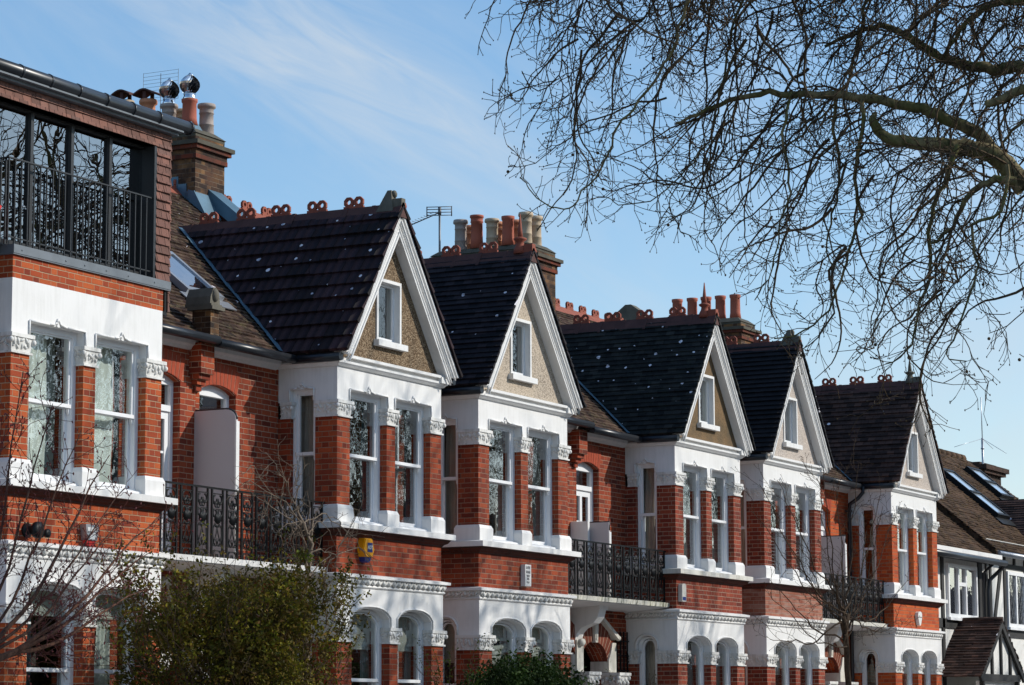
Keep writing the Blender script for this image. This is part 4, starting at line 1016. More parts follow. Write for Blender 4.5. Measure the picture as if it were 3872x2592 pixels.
balcony(27.64, 31.80, 0., 'cast iron balcony with tall rounded privacy screen, bare vine over its rail', 'white', (4.09, .30, True), 29.78)
balcony(38.90, 43.08, -.06, 'cast iron balcony on a slab streaked black with algae, above the porch arch', 'white_stained', (3.38, .30, False), 41.06)
balcony(50.03, 54.10, -.086, 'cast iron balcony behind the branches of the small bare tree', 'white_old', (3.82, .27, False), 52.06)

# porch surrounds under the balconies
def porch(xc, dz, label, full=True):
    t = thing('porch_arch', label, 'porch', (xc, 0, dz), 'white arched porches under the balconies'); off = (xc, 0, dz)
    for s in (-1, 1):
        cx = s*.60; yf = YW-.07; hw = .50
        def ar(k, w_, zs, h_, n=14): return [(cx-w_*cos(pi*i/n), zs+h_*sin(pi*i/n)) for i in range(n+1)]
        inner = ar(0, hw, 1.10, .33); outer = ar(0, .72, 1.20, .62)
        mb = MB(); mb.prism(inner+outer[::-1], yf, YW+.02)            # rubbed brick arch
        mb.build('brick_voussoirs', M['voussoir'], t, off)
        mb = MB()
        for i in range(15):
            p, q = inner[i], outer[i]; d = Vector((q[0]-p[0], q[1]-p[1])).normalized(); n_ = Vector((-d.y, d.x))*.006
            mb.prism([(p[0]-n_.x, p[1]-n_.y), (q[0]-n_.x, q[1]-n_.y), (q[0]+n_.x, q[1]+n_.y), (p[0]+n_.x, p[1]+n_.y)], yf-.003, yf+.004)
        mb.build('mortar_joints', M['mortar'], t, off)
        for sg in (s,):
            mb = MB(); x_ = cx+sg*hw; X2 = cx+sg*.80
            mb.prism([(x_, .92), (X2, .92), (X2, 1.42), (cx+sg*.66, 1.42), (cx+sg*.60, 1.26), (x_+sg*.003, 1.13)], yf-.03, YW+.02)
            mb.prism([(x_, .92), (x_+sg*.02, .92), (x_+sg*.02, 1.10), (x_, 1.10)], YW+.02, YW+.25)
            mb.build('white_jamb', M['white_old'], t, off)
            mb = MB(); p, q = (cx+sg*.10, 1.86), (cx+sg*.82, 1.50); d = Vector((q[0]-p[0], q[1]-p[1])).normalized(); n_ = Vector((-d.y, d.x))*.032
            mb.prism([(p[0]-n_.x, p[1]-n_.y), (q[0]-n_.x, q[1]-n_.y), (q[0]+n_.x, q[1]+n_.y), (p[0]+n_.x, p[1]+n_.y)], yf-.09, YW)
            mb.blob((cx+sg*.84, yf-.05, 1.50), (.048, .05, .048), 0, 'y', 10, 7); mb.build('hood_mould', M['white_old'], t, off)
        mb = MB(); mb.prism([(cx-.05, 1.41), (cx+.05, 1.41), (cx+.08, 1.80), (cx-.08, 1.80)], yf-.05, yf+.02); mb.prism([(cx-.028, 1.45), (cx+.028, 1.45), (cx+.048, 1.76), (cx-.048, 1.76)], yf-.062, yf-.049); mb.build('keystone', M['white_old'], t, off)
    mb = MB(); mb.box(-.125, .125, YW-.10, YW+.03, .91, 1.44); mb.box(-.10, .10, YW+.03, 1.25, .91, 1.2); mb.blob((0, YW-.13, 1.40), (.10, .06, .07)); mb.build('pilaster', M['white_old'], t, off)
    for cx in (-1.17, 0., 1.17):
        r = R(int(cx*10)+50)
        mb = MB(); mb.lathe(cx, YW-.16, [(.14, G), (.14, G+.3), (.12, G+.35), (.115, .60), (.135, .62), (.135, .66)], 16); mb.build('column', M['white'], t, off)
        mb = MB(); mb.frustum((cx-.14, cx+.14, YW-.30, YW), .66, (cx-.20, cx+.20, YW-.36, YW), .86); mb.box(cx-.23, cx+.23, YW-.38, YW, .86, .91)
        for a in range(5): 
            mb.blob((cx-.15+.075*a, YW-.345, .74+.05*(a % 2)), (.035, .03, .05), .5*(-1)**a); mb.blob((cx-.205, YW-.32+.07*a, .76+.04*(a % 2)), (.03, .035, .045), .4, 'x')
        for q in (-.2, .2): mb.blob((cx+q, YW-.34, .82), (.045, .045, .045), 0, 'y', 8, 5)
        mb.build('capital', M['white_carved'], t, off)
    mb = MB(); mb.box(-1.6, 1.6, 2.2, 2.3, G, 1.9); mb.box(-1.6, -1.55, 1.2, 2.2, G, 1.9); mb.box(1.55, 1.6, 1.2, 2.2, G, 1.9); mb.build('porch_lining', M['void'], t, off)  # near-black sheets stand in for the shade inside the porch
    if full:
        mb = MB()
        for x in (1.52, 1.66, 1.80, 1.94): mb.box(x, x+.02, YW-.06, YW-.04, G, 1.62)
        for z in (.2, .45, .70, .95, 1.2, 1.45): mb.box(1.48, 2.0, YW-.065, YW-.035, z, z+.02)
        mb.build('trellis', M['black'], t, off)
porch(29.75, 0., 'white porch arches hidden behind the big shrub', False)
porch(41.05, -.06, 'white porch arch with keystone and leafy column capital below the stained balcony')
porch(52.08, -.09, 'pale porch arch behind the trunk of the small bare tree', False)

# ------------------------------------------------------------------ things fixed to the walls
def text(body, size, loc, rot, mat, name, par, sx=1., bold=0.):
    cu = bpy.data.curves.new(name, 'FONT'); cu.body = body; cu.size = size; cu.align_x = 'CENTER'; cu.align_y = 'CENTER'; cu.extrude = .0015; cu.offset = bold
    cu.materials.append(M[mat]); tmp = bpy.data.objects.new(name, cu); C.objects.link(tmp); me = bpy.data.meshes.new_from_object(tmp.evaluated_get(bpy.context.evaluated_depsgraph_get()))
    bpy.data.objects.remove(tmp); o = bpy.data.objects.new(name, me); C.objects.link(o); o.location = loc; o.rotation_euler = rot; o.scale = (sx, 1, 1); o.parent = par
    return o
t = thing('alarm_box', 'yellow hexagonal alarm box with navy base on orange brick', 'alarm box', (32.50, -.003, 2.39)); t.scale = (1.12, 1.1, 1.12)
mb = MB(); hexo = [(-.155, .0), (-.105, .15), (.075, .15), (.135, .0), (.075, -.155), (-.105, -.155)]
hexi = [(-.105, .0), (-.06, .13), (.055, .13), (.115, .0), (.060, -.10), (-.055, -.10)]
mb.prism([(-.135, .0), (-.085, .135), (.075, .135), (.130, .0), (.08, -.095), (-.085, -.095)], -.085, 0)
mb.prism([(-.125, .0), (-.078, .128), (.068, .128), (.122, .0), (.074, -.092), (-.078, -.092)], -.10, -.084); mb.build('cover', M['yellow'], t)
mb = MB(); mb.prism([(-.085, -.096), (.08, -.096), (.05, -.15), (.0, -.165), (-.06, -.15)], -.080, 0); mb.build('strobe_base', M['blue'], t)
mb = MB(); mb.box(-.045, .075, -.104, -.1005, -.035, .08); mb.build('badge', M['blue'], t)
text('ADT', .062, (.015, -.1055, .022), (pi/2, 0, 0), 'white_plastic', 'lettering', t, .95, .002)
t = thing('entry_nameplate', 'white upright nameplate with grey lettering on red brick apron', 'nameplate', (37.36, -.003, 2.255))
mb = MB(); mb.box(-.10, .10, -.075, 0, -.165, .165); mb.build('plate', M['white_plastic'], t)
rr_ = R(9); mb = MB()      # five rows of small grey print, too fine to read
for z, w_, h_ in ((.118, .072, .022), (.052, .072, .022), (-.008, .050, .018), (-.058, .036, .018), (-.106, .050, .016)):
    x = -w_
    while x < w_-.008:
        b_ = rr_.uniform(.008, .016); q = z+rr_.uniform(-.004, .004)
        mb.box(x, min(w_, x+b_*.55), -.0775, -.0745, q-h_, q+h_); mb.box(x, min(w_, x+b_), -.0774, -.0744, q+h_*.6*rr_.choice((-1, 0, 1))-.003, q+h_*.6*rr_.choice((-1, 0, 1))+.004); x += b_+.006
mb.build('lettering', M['ink'], t)
t = thing('alarm_box', 'slim off-white alarm box with blue bottom window on dull brick', 'alarm box', (43.25, -.003, 2.23))
mb = MB(); o_ = [(-.085, -.14), (-.07, -.155), (.07, -.155), (.085, -.14), (.085, .13), (.05, .155), (-.05, .155), (-.085, .13)]; mb.prism(o_, -.075, 0); mb.build('cover', M['off_plastic'], t)
mb = MB(); mb.box(-.068, .068, -.078, -.074, -.135, -.075); mb.build('strobe_window', M['blue'], t)
t = thing('alarm_box', 'white shield-shaped alarm box on the brightest orange brick', 'alarm box', (55.56, -.003, 2.18))
mb = MB(); sh = [(-.13, .08), (-.11, .12), (-.05, .145), (.05, .145), (.11, .12), (.13, .08), (.115, .0), (.05, -.12), (.02, -.15), (-.02, -.15), (-.05, -.12), (-.115, .0)]; mb.prism(sh, -.07, 0); mb.build('cover', M['white_plastic'], t)
mb = MB(); mb.box(-.105, .105, -.0725, -.0695, .015, .035); mb.build('printed_band', M['ink'], t)
t = thing('alarm_box', 'silver tapered alarm box with red base behind maple twigs', 'alarm box', (26.14, -.003, 2.21))
mb = MB(); mb.prism([(-.13, .125), (.13, .125), (.095, -.06), (-.095, -.06)], -.09, 0); mb.build('cover', M['alu'], t)
mb = MB(); mb.box(-.095, .095, -.0945, -.0899, .028, .038); mb.build('printed_band', M['ink'], t)
mb = MB(); mb.prism([(-.10, .09), (.10, .09), (.09, .045), (-.09, .045)], -.094, -.0895); mb.prism([(-.06, .03), (.06, .03), (.05, -.05), (-.05, -.05)], -.094, -.0895); mb.build('front_label', M['white_plastic'], t)
mb = MB(); mb.prism([(-.09, -.062), (.09, -.062), (.06, -.13), (-.06, -.13)], -.075, 0); mb.build('strobe_base', M['red_plastic'], t)
for nm, x, z, s_, lb in (('flue_terminal', 25.0, 2.20, 1., 'large black flue cowl poking from orange brick'), ('flue_terminal', 25.28, 2.18, .55, 'small black flue pipe beside the larger flue')):
    mb = MB(); mb.T = lambda a, b, c, x=x, z=z, s_=s_: (x+a*s_, -.0+c*s_, z+b*s_)
    mb.lathe(0, 0, [(.085, .01), (.085, -.03), (.055, -.04), (.055, -.13), (.095, -.14), (.095, -.19), (.03, -.20)], 14)
    o = mb.build(nm, M['black']); tag(o, lb, 'flue', 'black flues below the first bay')
# red folding chair inside the loft railing
t = thing('folding_chair', 'red folding chair just inside the loft railing', 'chair', (24.36, .08, 5.46))
mb = MB(); mb.tube([(-.20, .0, 0), (.14, .0, .42)], .022, 6); mb.tube([(.14, .03, 0), (-.14, .03, .75)], .018, 6); mb.build('frame', M['red_plastic'], t)
mb = MB(); mb.box(-.14, .10, -.01, .05, .28, .31); mb.build('seat', M['red_plastic'], t)
# downpipe near the last bay
t = thing('downpipe', 'black rainwater pipe with swan neck beside the last bay', 'drainpipe', (53.93, .86, -.09))
mb = MB(); mb.tube([(.02, -.30, 4.98), (.02, -.30, 4.86), (.0, -.20, 4.74), (-.02, -.02, 4.62), (-.02, 0, 4.50), (-.02, 0, G+.1)], .042, 8); mb.build('pipe', M['gutter'], t)
mb = MB()
for z in (4.45, 3.2, 2.0, .8): mb.box(-.08, .04, -.05, .06, z, z+.05)
mb.build('clip', M['gutter'], t)

# aerials
t = thing('tv_aerial', 'thin tv aerial on a pole left of the row of seven pots', 'aerial', (46.58, 6.6, 9.0))
mb = MB(); mb.tube([(0, 0, -.4), (0, 0, 1.14)], .022, 6); mb.build('mast', M['aerial'], t)
mb = MB(); d = Vector((-.15, .55, -.22)); e = Vector((.9, .25, 0)).normalized()
mb.tube([(0, 0, 1.05), tuple(Vector((0, 0, 1.05))+d)], .012, 5)
for i in range(9):
    c_ = Vector((0, 0, 1.05))+d*(.15+.85*i/8); mb.tube([tuple(c_-Vector((.11, .0, -.03))), tuple(c_+Vector((.11, .0, .03)))], .006, 4)
for z in (.98, 1.04, 1.10, 1.15):
    mb.tube([(-.16, .20, z), (.02, -.26, z)], .010, 4)
mb.tube([(-.16, .20, .96), (-.16, .20, 1.16)], .012, 4); mb.tube([(.02, -.26, .96), (.02, -.26, 1.16)], .012, 4); mb.tube([(0, 0, 1.0), (0, 0, 1.16)], .035, 6)
mb.build('antenna', M['aerial'], t)
t = thing('tv_aerial', 'faint square mesh aerial behind the two steel cowls', 'aerial', (35.55, 5.62, 9.42))
mb = MB(); mb.tube([(0, 0, -.1), (0, 0, 1.0)], .006, 5); mb.build('mast', M['aerial'], t)
mb = MB()
for i in range(9): mb.tube([(0, -.34, .55+i*.06), (0, .34, .55+i*.06)], .0028, 4)
for y in (-.34, .34): mb.tube([(0, y, .55), (0, y, 1.04)], .0035, 4)
mb.build('mesh_panel', M['aerial'], t)

# ------------------------------------------------------------------ the half-timbered house
T_OFF = (0, 0, 0)
def tudor():
    t = thing('half_timbered_house', 'black and white half-timbered house with mossy brown tiled roof', 'house', (60., 0, 0)); off = (60, 0, 0)
    B = lambda mb, name, mat, par=t: mb.build(name, M[mat], par, off)
    r = R(3); W1 = 1.55; X = lambda v: v-60
    def tz(y): return 4.15+.84*(y-1.2)
    mb = MB(); mb.box(X(58.0), X(65.3), W1, W1+.3, G-.1, 4.25); mb.box(X(65.3), X(76), W1-.02, W1+.3, G-.1, 4.5); mb.box(X(58.), X(58.3), W1+.3, 9, G, 4.3); B(mb, 'plaster_wall', 'white_tudor')
    tm = MB()
    def tb(x0, x1, z0, z1, y=W1, p=.035): tm.box(X(x0), X(x1), y-p, y+.02, z0, z1)
    tb(58.0, 65.3, 3.86, 4.14); tb(61.75, 61.93, -.5, 3.86); tb(64.55, 64.85, 1.0, 3.86); tb(65.15, 65.3, -.5, 3.86); tb(61.0, 61.15, -.5, 3.86); tb(58.4, 58.55, -.5, 3.86)
    tb(61.3, 65.3, 2.20, 2.42)
    Y2 = W1-.02
    for (a, b, c_, d_) in ((65.4, 65.55, -.5, 4.45), (66.55, 66.72, -.5, 4.45), (68.3, 68.5, -.5, 4.45), (70.2, 70.4, -.5, 4.45), (65.3, 76, 4.18, 4.48), (65.3, 76, 2.1, 2.28), (66.7, 68.3, 3.82, 3.94), (67.4, 67.55, 3.94, 4.2)): tb(a, b, c_, d_, Y2, .032)
    tm.prism([(X(65.55), 2.28), (X(65.75), 2.28), (X(66.6), 4.18), (X(66.4), 4.18)], Y2-.030, Y2+.02)
    tm.prism([(X(68.5), 2.28), (X(68.7), 2.28), (X(70.2), 4.18), (X(70.0), 4.18)], Y2-.030, Y2+.02)
    B(tm, 'timber_frame', 'black_timber')
    def casement(x0, x1, z0, z1, y, lights, lattice=False, sp=False):
        mb = MB(); mb.ring([(X(x0), z0), (X(x1), z0), (X(x1), z1), (X(x0), z1)], [(X(x0)+.09, z0+.09), (X(x1)-.09, z0+.09), (X(x1)-.09, z1-.09), (X(x0)+.09, z1-.09)], y-.07, y+.05)
        for f in lights: mb.box(X(x0+(x1-x0)*f)-.05, X(x0+(x1-x0)*f)+.05, y-.06, y+.05, z0+.09, z1-.09)
        if sp: mb.box(X(x0+(x1-x0)*lights[0])+.05, X(x0+(x1-x0)*lights[1])-.05, y-.06, y+.05, z0+(z1-z0)*.60, z0+(z1-z0)*.67)
        mb.box(X(x0)-.06, X(x1)+.06, y-.12, y+.02, z0-.07, z0)
        w_ = B(mb, 'window', 'wood_white')
        mb = MB(); mb.face([(X(x0)+.08, y-.01, z0+.08), (X(x1)-.08, y-.01, z0+.08), (X(x1)-.08, y-.01, z1-.08), (X(x0)+.08, y-.01, z1-.08)]); mb.build('pane', M['glass'], w_)
        mb = MB(); mb.box(X(x0)+.05, X(x1)-.05, y+.0, y+.004, z0+.05, z1-.05); mb.build('room_lining', M['room'], w_)  # dark sheet stands in for the dim room behind the pane
        if lattice:
            mb = MB(); k = 0
            s = -1.2
            while s < (x1-x0)+1.2:
                for sg in (1, -1):
                    pts = []
                    for i in range(13):
                        zz = z0+.1+(z1-z0-.2)*i/12; xx = x0+s+sg*(zz-z0)*.55+(0 if sg > 0 else .8)
                        if x0+.1 < xx < x1-.1: pts.append((X(xx), y-.03, zz))
                    if len(pts) > 1: mb.tube(pts, .007, 4)
                s += .2
            mb.build('lead_lattice', M['aerial'], w_)
    casement(62.15, 64.35, 2.46, 3.74, W1, (.36, .62), sp=True)
    casement(66.75, 68.25, 2.36, 3.76, Y2, (.5,), lattice=True)
    # roofs: the lower one on the left slides under the verge of the main one
    mb = MB(); up = Vector((0, 1, .84)).normalized(); s1 = math.hypot(4., 4*.84)
    slope(mb, (X(57.2), 1.10, tz(1.10)-.16), (1, 0, 0), up, s1, lambda s: (0, 8.0), .105, .026, r, .5, .6)
    y0 = 1.25
    slope(mb, (X(65.1), y0, tz(y0)+.03), (1, 0, 0), up, math.hypot(3.86, 3.86*.84), lambda s: (r.uniform(-.03, .03), 10.6-.22*s), .105, .026, r, .5, .6)
    mb.prism([(1.22, tz(1.22)-.16), (5.1, tz(5.1)-.16), (5.1, tz(5.1)+.0), (1.22, tz(1.22)+.0)], X(65.12), X(65.3), 'x')
    mb.face([(X(57.2), 5.1, 7.4), (X(75.5), 5.1, 7.4), (X(75.5), 9.5, 4.), (X(57.2), 9.5, 4.)])
    # the upper slope left of the verge, level with the main roof
    slope(mb, (X(65.1)-7.6, 2.75, tz(2.75)+.03), (1, 0, 0), up, math.hypot(2.36, 2.36*.84), lambda s: (0, 7.6+.02), .105, .026, r, .5, .6)
    rf = B(mb, 'roof', 'tile_tudor')
    mb = MB(); x = X(60.0)
    while x < X(74.4): mb.tube([(x, 5.1, 7.42+r.uniform(-.01, .01)), (x+.42, 5.1, 7.42)], .12, 8); x += .44
    B(mb, 'ridge_tiles', 'tile_tudor', rf)
    mb = MB(); mb.tube([(X(58), 1.08, tz(1.1)-.20), (X(65.35), 1.08, tz(1.1)-.20)], .075, 8); B(mb, 'gutter', 'gutter', rf)
    mb = MB(); mb.tube([(X(65.2), 1.2, tz(1.2)-.03), (X(76), 1.2, tz(1.2)-.03)], .07, 8); B(mb, 'gutter', 'alu', rf)
    mb = MB(); mb.box(X(58.), X(65.3), 1.14, 1.19, 3.96, 4.06); mb.box(X(58.), X(65.3), 1.19, W1, 3.94, 3.98); mb.box(X(65.3), X(76), 1.25, W1, 4.12, 4.2); B(mb, 'fascia', 'white', rf)
    mb = MB(); mb.tube([(X(65.35), 1.08, 3.86), (X(65.45), 1.2, 3.76), (X(65.1), 1.42, 3.45), (X(65.05), 1.45, 3.2), (X(65.05), 1.45, G)], .05, 8); mb.tube([(X(64.62), 1.12, 3.86), (X(64.62), 1.42, 3.6), (X(64.62), 1.42, G)], .04, 8); B(mb, 'downpipe', 'gutter')
    # roof windows
    nn = Vector((0, -.84, 1)).normalized()
    def on(x, y, h): p = Vector((X(x), y, tz(y)+.03))+nn*h; return tuple(p)
    def skyl(x0, x1, ya, yb):
        mb = MB()
        def bar(a, b_, c_, d_, h0, h1):
            k = len(mb.v)
            for h in (h0, h1):
                for x, y in ((a, c_), (b_, c_), (b_, d_), (a, d_)): mb.V(on(x, y, h))
            for q in ((0,3,2,1),(4,5,6,7),(0,1,5,4),(1,2,6,5),(2,3,7,6),(3,0,4,7)): mb.f.append([k+i for i in q])
        bar(x0, x0+.09, ya, yb, .0, .15); bar(x1-.09, x1, ya, yb, .0, .15); bar(x0+.09, x1-.09, yb-.07, yb, .0, .15); bar(x0+.09, x1-.09, ya, ya+.07, .0, .15)
        ym = (ya+yb)/2; bar(x0+.09, x1-.09, ym-.03, ym+.03, .0, .16); bar(x0-.15, x1+.15, ya-.22, ya, .03, .05)
        s_ = B(mb, 'roof_window', 'black', rf)
        mb = MB(); mb.face([on(x0+.05, ya+.05, .12), on(x1-.05, ya+.05, .12), on(x1-.05, yb-.05, .12), on(x0+.05, yb-.05, .12)]); o = B(mb, 'pane', 'sky_painted_glass', rf)
    skyl(69.15, 70.15, 2.50, 4.05); skyl(72.55, 73.7, 3.45, 4.45)
    mb = MB(); mb.box(X(76.9), X(78.7), 5.3, 6.6, 6., 7.22); mb.box(X(76.78), X(78.82), 5.18, 6.72, 7.22, 7.32); mb.box(X(76.7), X(78.9), 5.1, 6.8, 7.32, 7.46); mb.box(X(77.), X(78.6), 5.4, 6.5, 7.46, 7.56)
    B(mb, 'chimney', 'brick_soot')
    # dark front gable roof at the right
    mb = MB(); L = 3.2; up2 = Vector((1.93, 0, 1.62)).normalized()
    slope(mb, (X(69.2), .6, 4.28), (0, 1, 0), up2, 2.52, lambda s: (0, .6+(.13+.643*s)/.84+.08), .105, .022, r, .8, .3)
    mb.face([(X(71.13), .6, 5.92), (X(71.13), 3.4, 5.92), (X(73.1), 3.4, 4.28), (X(73.1), .6, 4.28)])
    mb.prism([(X(69.25), 4.26), (X(73.0), 4.26), (X(71.13), 5.85)], .7, 1.6); B(mb, 'gable_roof', 'tile_f')
    # porch
    mb = MB(); px, hw = 63.0, 1.75; ap, ev = 2.40, 1.05
    for sg in (-1, 1):
        Lp = math.hypot(hw, ap-ev); slope(mb, (X(px+sg*hw), .45, ev), (0, 1, 0), (-sg*hw/Lp, 0, (ap-ev)/Lp), Lp, lambda s: (r.uniform(-.02, .02), W1-.45), .105, .024, r, .5, .5)
    mb.tube([(X(px), .45, ap+.01), (X(px), W1, ap+.01)], .06, 8)
    po = B(mb, 'porch_roof', 'tile_f')  # darker tile puts the shade on its left slope into the colour
    mb = MB()
    for sg in (-1, 1):
        mb.prism([(X(px+sg*hw), ev-.02), (X(px), ap-.02), (X(px), ap-.20), (X(px+sg*(hw-.12)), ev-.12)], .46, .52)
    mb.box(X(px-1.45), X(px+1.45), .50, .60, ev-.1, ev+.06)
    for q in (-1.4, -.7, .0, .7, 1.3): mb.box(X(px+q), X(px+q)+.10, .51, .60, G if abs(q) > 1.2 else ev, ev if abs(q) > 1.2 else (ap-abs(q+.05)*.78-.1))
    B(mb, 'porch_frame', 'black_timber', po)
    mb = MB(); mb.prism([(X(px-1.5), ev+.06), (X(px+1.5), ev+.06), (X(px), ap-.15)], .56, .62); mb.box(X(px-1.4), X(px+1.5), .62, .7, G, ev-.1) ; B(mb, 'porch_gable', 'white_tudor', po)
    return t
M['sky_painted_glass'] = plain('sky_painted_roof_glass', (.62, .72, .82), .12, metal=.55, var=.02)  # pale blue sky reflection is put into the pane colour
tudor()
t = thing('radio_mast', 'white whip radio antenna with three ground rods', 'aerial', (77.0, 5.3, 7.3))
mb = MB(); mb.tube([(0, 0, -.6), (0, 0, .95)], .035, 6); mb.tube([(0, 0, .95), (-.02, 0, 2.15)], .014, 5); mb.tube([(0, 0, .62), (0, 0, .66)], .055, 8); mb.build('mast', M['alu'], t)
mb = MB(); mb.tube([(0, 0, .93), (2.6, .5, .88)], .008, 4); mb.tube([(0, 0, .93), (-1.7, .3, .55)], .008, 4); mb.tube([(0, 0, .93), (-.6, -.9, .4)], .008, 4); mb.build('ground_rod', M['alu'], t)
# ------------------------------------------------------------------ trees and shrubs
def wander(r, p, d, L, steps, droop=0., turn=.18, upturn=0.):
    """a crooked stem: droop pulls it down, upturn lifts its tip"""
    pts = [Vector(p)]; d = Vector(d).normalized(); st = L/steps
    for i in range(steps):
        f = i/steps
        d = d+Vector((r.gauss(0, turn), r.gauss(0, turn), r.gauss(0, turn)))*.55
        d.z += -droop*(1-f)*.5+upturn*max(0, f-.45)
        d.normalize(); pts.append(pts[-1]+d*st)
    return pts
def stems(mb, pts, r0, r1, n): 
    m = len(pts)-1; mb.tube([tuple(p) for p in pts], [r0+(r1-r0)*(i/m) for i in range(m+1)], n, caps=False, smooth=True)
def tangent(pts, i): return (pts[min(i+1, len(pts)-1)]-pts[max(i-1, 0)]).normalized()
def side(r, t, ang):
    a = t.orthogonal().normalized(); a.rotate(Matrix.Rotation(r.uniform(0, 2*pi), 3, t)); return (t*cos(ang)+a*sin(ang)).normalized()

# the big plane tree whose crown hangs into the street from the right
LIMBS = {
'L1': ([[23.51,-12.23,4.76],[23.44,-12.12,4.92],[23.37,-11.98,5.06],[23.31,-11.81,5.12],[23.24,-11.65,5.14],[23.17,-11.43,5.18],[23.1,-11.24,5.2],[23.02,-11.06,5.26],[22.98,-11.02,5.35]], .10, .040),
'L1b': ([[23.51,-12.02,5.02],[23.49,-11.83,5.29],[23.39,-11.61,5.41],[23.31,-11.44,5.51],[23.23,-11.23,5.56],[23.1,-10.94,5.63],[22.97,-10.6,5.68],[22.83,-10.26,5.7],[22.73,-10.0,5.7],[22.63,-9.74,5.65],[22.54,-9.47,5.54],[22.48,-9.27,5.46]], .066, .012),
'L2': ([[24.23,-12.04,6.04],[24.15,-11.78,6.04],[24.08,-11.59,6.08],[24.0,-11.37,6.14],[23.91,-11.21,6.26],[23.82,-11.04,6.38],[23.74,-10.87,6.47],[23.69,-10.72,6.46],[23.64,-10.56,6.4],[23.58,-10.32,6.3]], .06, .015),
'L3': ([[22.97,-12.6,5.62],[22.97,-12.41,5.54],[22.94,-12.27,5.47],[22.9,-12.12,5.42]], .05, .035),
'L4': ([[24.1,-12.1,6.63],[24.02,-11.84,6.62],[23.98,-11.63,6.51],[23.98,-11.48,6.34],[23.98,-11.33,6.16]], .04, .014),
'L5': ([[23.01,-12.29,4.72],[22.95,-12.13,4.74],[22.91,-11.98,4.68],[22.9,-11.86,4.56],[22.9,-11.74,4.34],[22.87,-11.56,4.21]], .04, .014),
'L6': ([[22.95,-11.8,5.08],[22.91,-11.68,4.76],[22.92,-11.57,4.54],[22.94,-11.51,4.3],[23.0,-11.51,4.01],[23.0,-11.41,3.74],[23.02,-11.35,3.5],[23.02,-11.25,3.26],[22.97,-11.07,3.17]], .026, .006),
'L7': ([[23.06,-10.6,5.67],[23.14,-10.57,5.38],[23.21,-10.59,5.1],[23.25,-10.55,4.83],[23.27,-10.46,4.56],[23.31,-10.41,4.28],[23.38,-10.51,4.1]], .018, .006),
'L8': ([[22.95,-10.92,5.62],[22.95,-10.91,5.31],[23.01,-10.81,4.9],[23.08,-10.82,4.57],[23.09,-10.69,4.23],[23.1,-10.61,4.0],[23.1,-10.48,3.71],[23.05,-10.27,3.53],[22.96,-10.01,3.47]], .022, .006),
'L9': ([[21.9,-10.4,6.9],[21.59,-9.88,6.41],[21.6,-9.7,6.09],[21.62,-9.59,5.85],[21.61,-9.44,5.64],[21.58,-9.26,5.42],[21.55,-9.12,5.27],[21.56,-9.01,5.01],[21.54,-8.89,4.83],[21.51,-8.73,4.63],[21.48,-8.62,4.54],[21.37,-8.45,4.61],[21.29,-8.34,4.75],[21.25,-8.32,4.86]], .016, .004),
'L10': ([[22.8,-10.3,5.69],[22.68,-10.25,5.42],[22.76,-10.25,5.06],[22.82,-10.25,4.78],[22.83,-10.14,4.52],[22.85,-10.1,4.29],[22.87,-10.01,4.02],[22.85,-9.87,3.82]], .016, .005),
'L11': ([[22.6,-12.35,4.8],[22.55,-12.31,4.39],[22.49,-12.06,4.25],[22.54,-12.08,4.01],[22.57,-12.04,3.77],[22.58,-11.87,3.38],[22.57,-11.77,3.17],[22.64,-11.93,3.1]], .018, .005),
'L12': ([[23.1,-10.2,7.1],[22.84,-9.87,6.73],[22.86,-9.68,6.38],[22.91,-9.59,6.06],[22.95,-9.5,5.74],[22.99,-9.43,5.47],[22.97,-9.23,5.19],[22.92,-9.04,5.01],[22.86,-8.83,4.85],[22.74,-8.55,4.81],[22.69,-8.47,4.88]], .014, .004),
'L13': ([[23.52,-11.1,7.2],[23.52,-10.81,6.78],[23.56,-10.71,6.51],[23.6,-10.62,6.23],[23.63,-10.55,6.01],[23.64,-10.44,5.83],[23.61,-10.25,5.62],[23.56,-9.98,5.42],[23.48,-9.63,5.15],[23.38,-9.31,4.97],[23.31,-9.05,4.79],[23.2,-8.78,4.74]], .02, .004),
'L14': ([[23.77,-12.3,5.53],[23.77,-12.16,5.43],[23.75,-12.01,5.3],[23.77,-11.9,5.08],[23.84,-11.94,4.8]], .02, .008),
}
# crown frame: rightward axis across the view and the height at which the crown ends, along it
AX = Vector((.2924, -.7155, 0)).normalized() if False else Vector((.378, -.926, 0))
ORG = Vector((21.96, -7.84, 0))
def crown_floor(s):        # s metres to the right of the picture's middle plane
    tab = [(-.3, 5.9), (.0, 4.75), (.3, 4.50), (1.3, 4.5), (1.5, 4.6), (2.0, 4.15), (2.05, 3.75), (2.7, 3.2), (3.4, 2.75), (4.6, 2.70), (7., 2.4)]
    if s < tab[0][0]: return 6.2
    for (a, b), (c_, d_) in zip(tab, tab[1:]):
        if s <= c_: return b+(d_-b)*(s-a)/(c_-a)
    return 2.4
def inside(p, slack=0.):
    s = (p-ORG).dot(AX); return s > -.42 and p.z > crown_floor(s)-slack
def smooth_path(pts, r, amp=.012):
    out = []; P = [Vector(p) for p in pts]
    for i in range(len(P)-1):
        a, b, c_, d_ = P[max(i-1, 0)], P[i], P[i+1], P[min(i+2, len(P)-1)]
        for k in range(3):
            t = k/3; q = .5*((2*b)+(c_-a)*t+(2*a-5*b+4*c_-d_)*t*t+(3*b-a-3*c_+d_)*t**3)
            out.append(q+Vector((r.gauss(0, amp), r.gauss(0, amp), r.gauss(0, amp))))
    out.append(P[-1]); return out
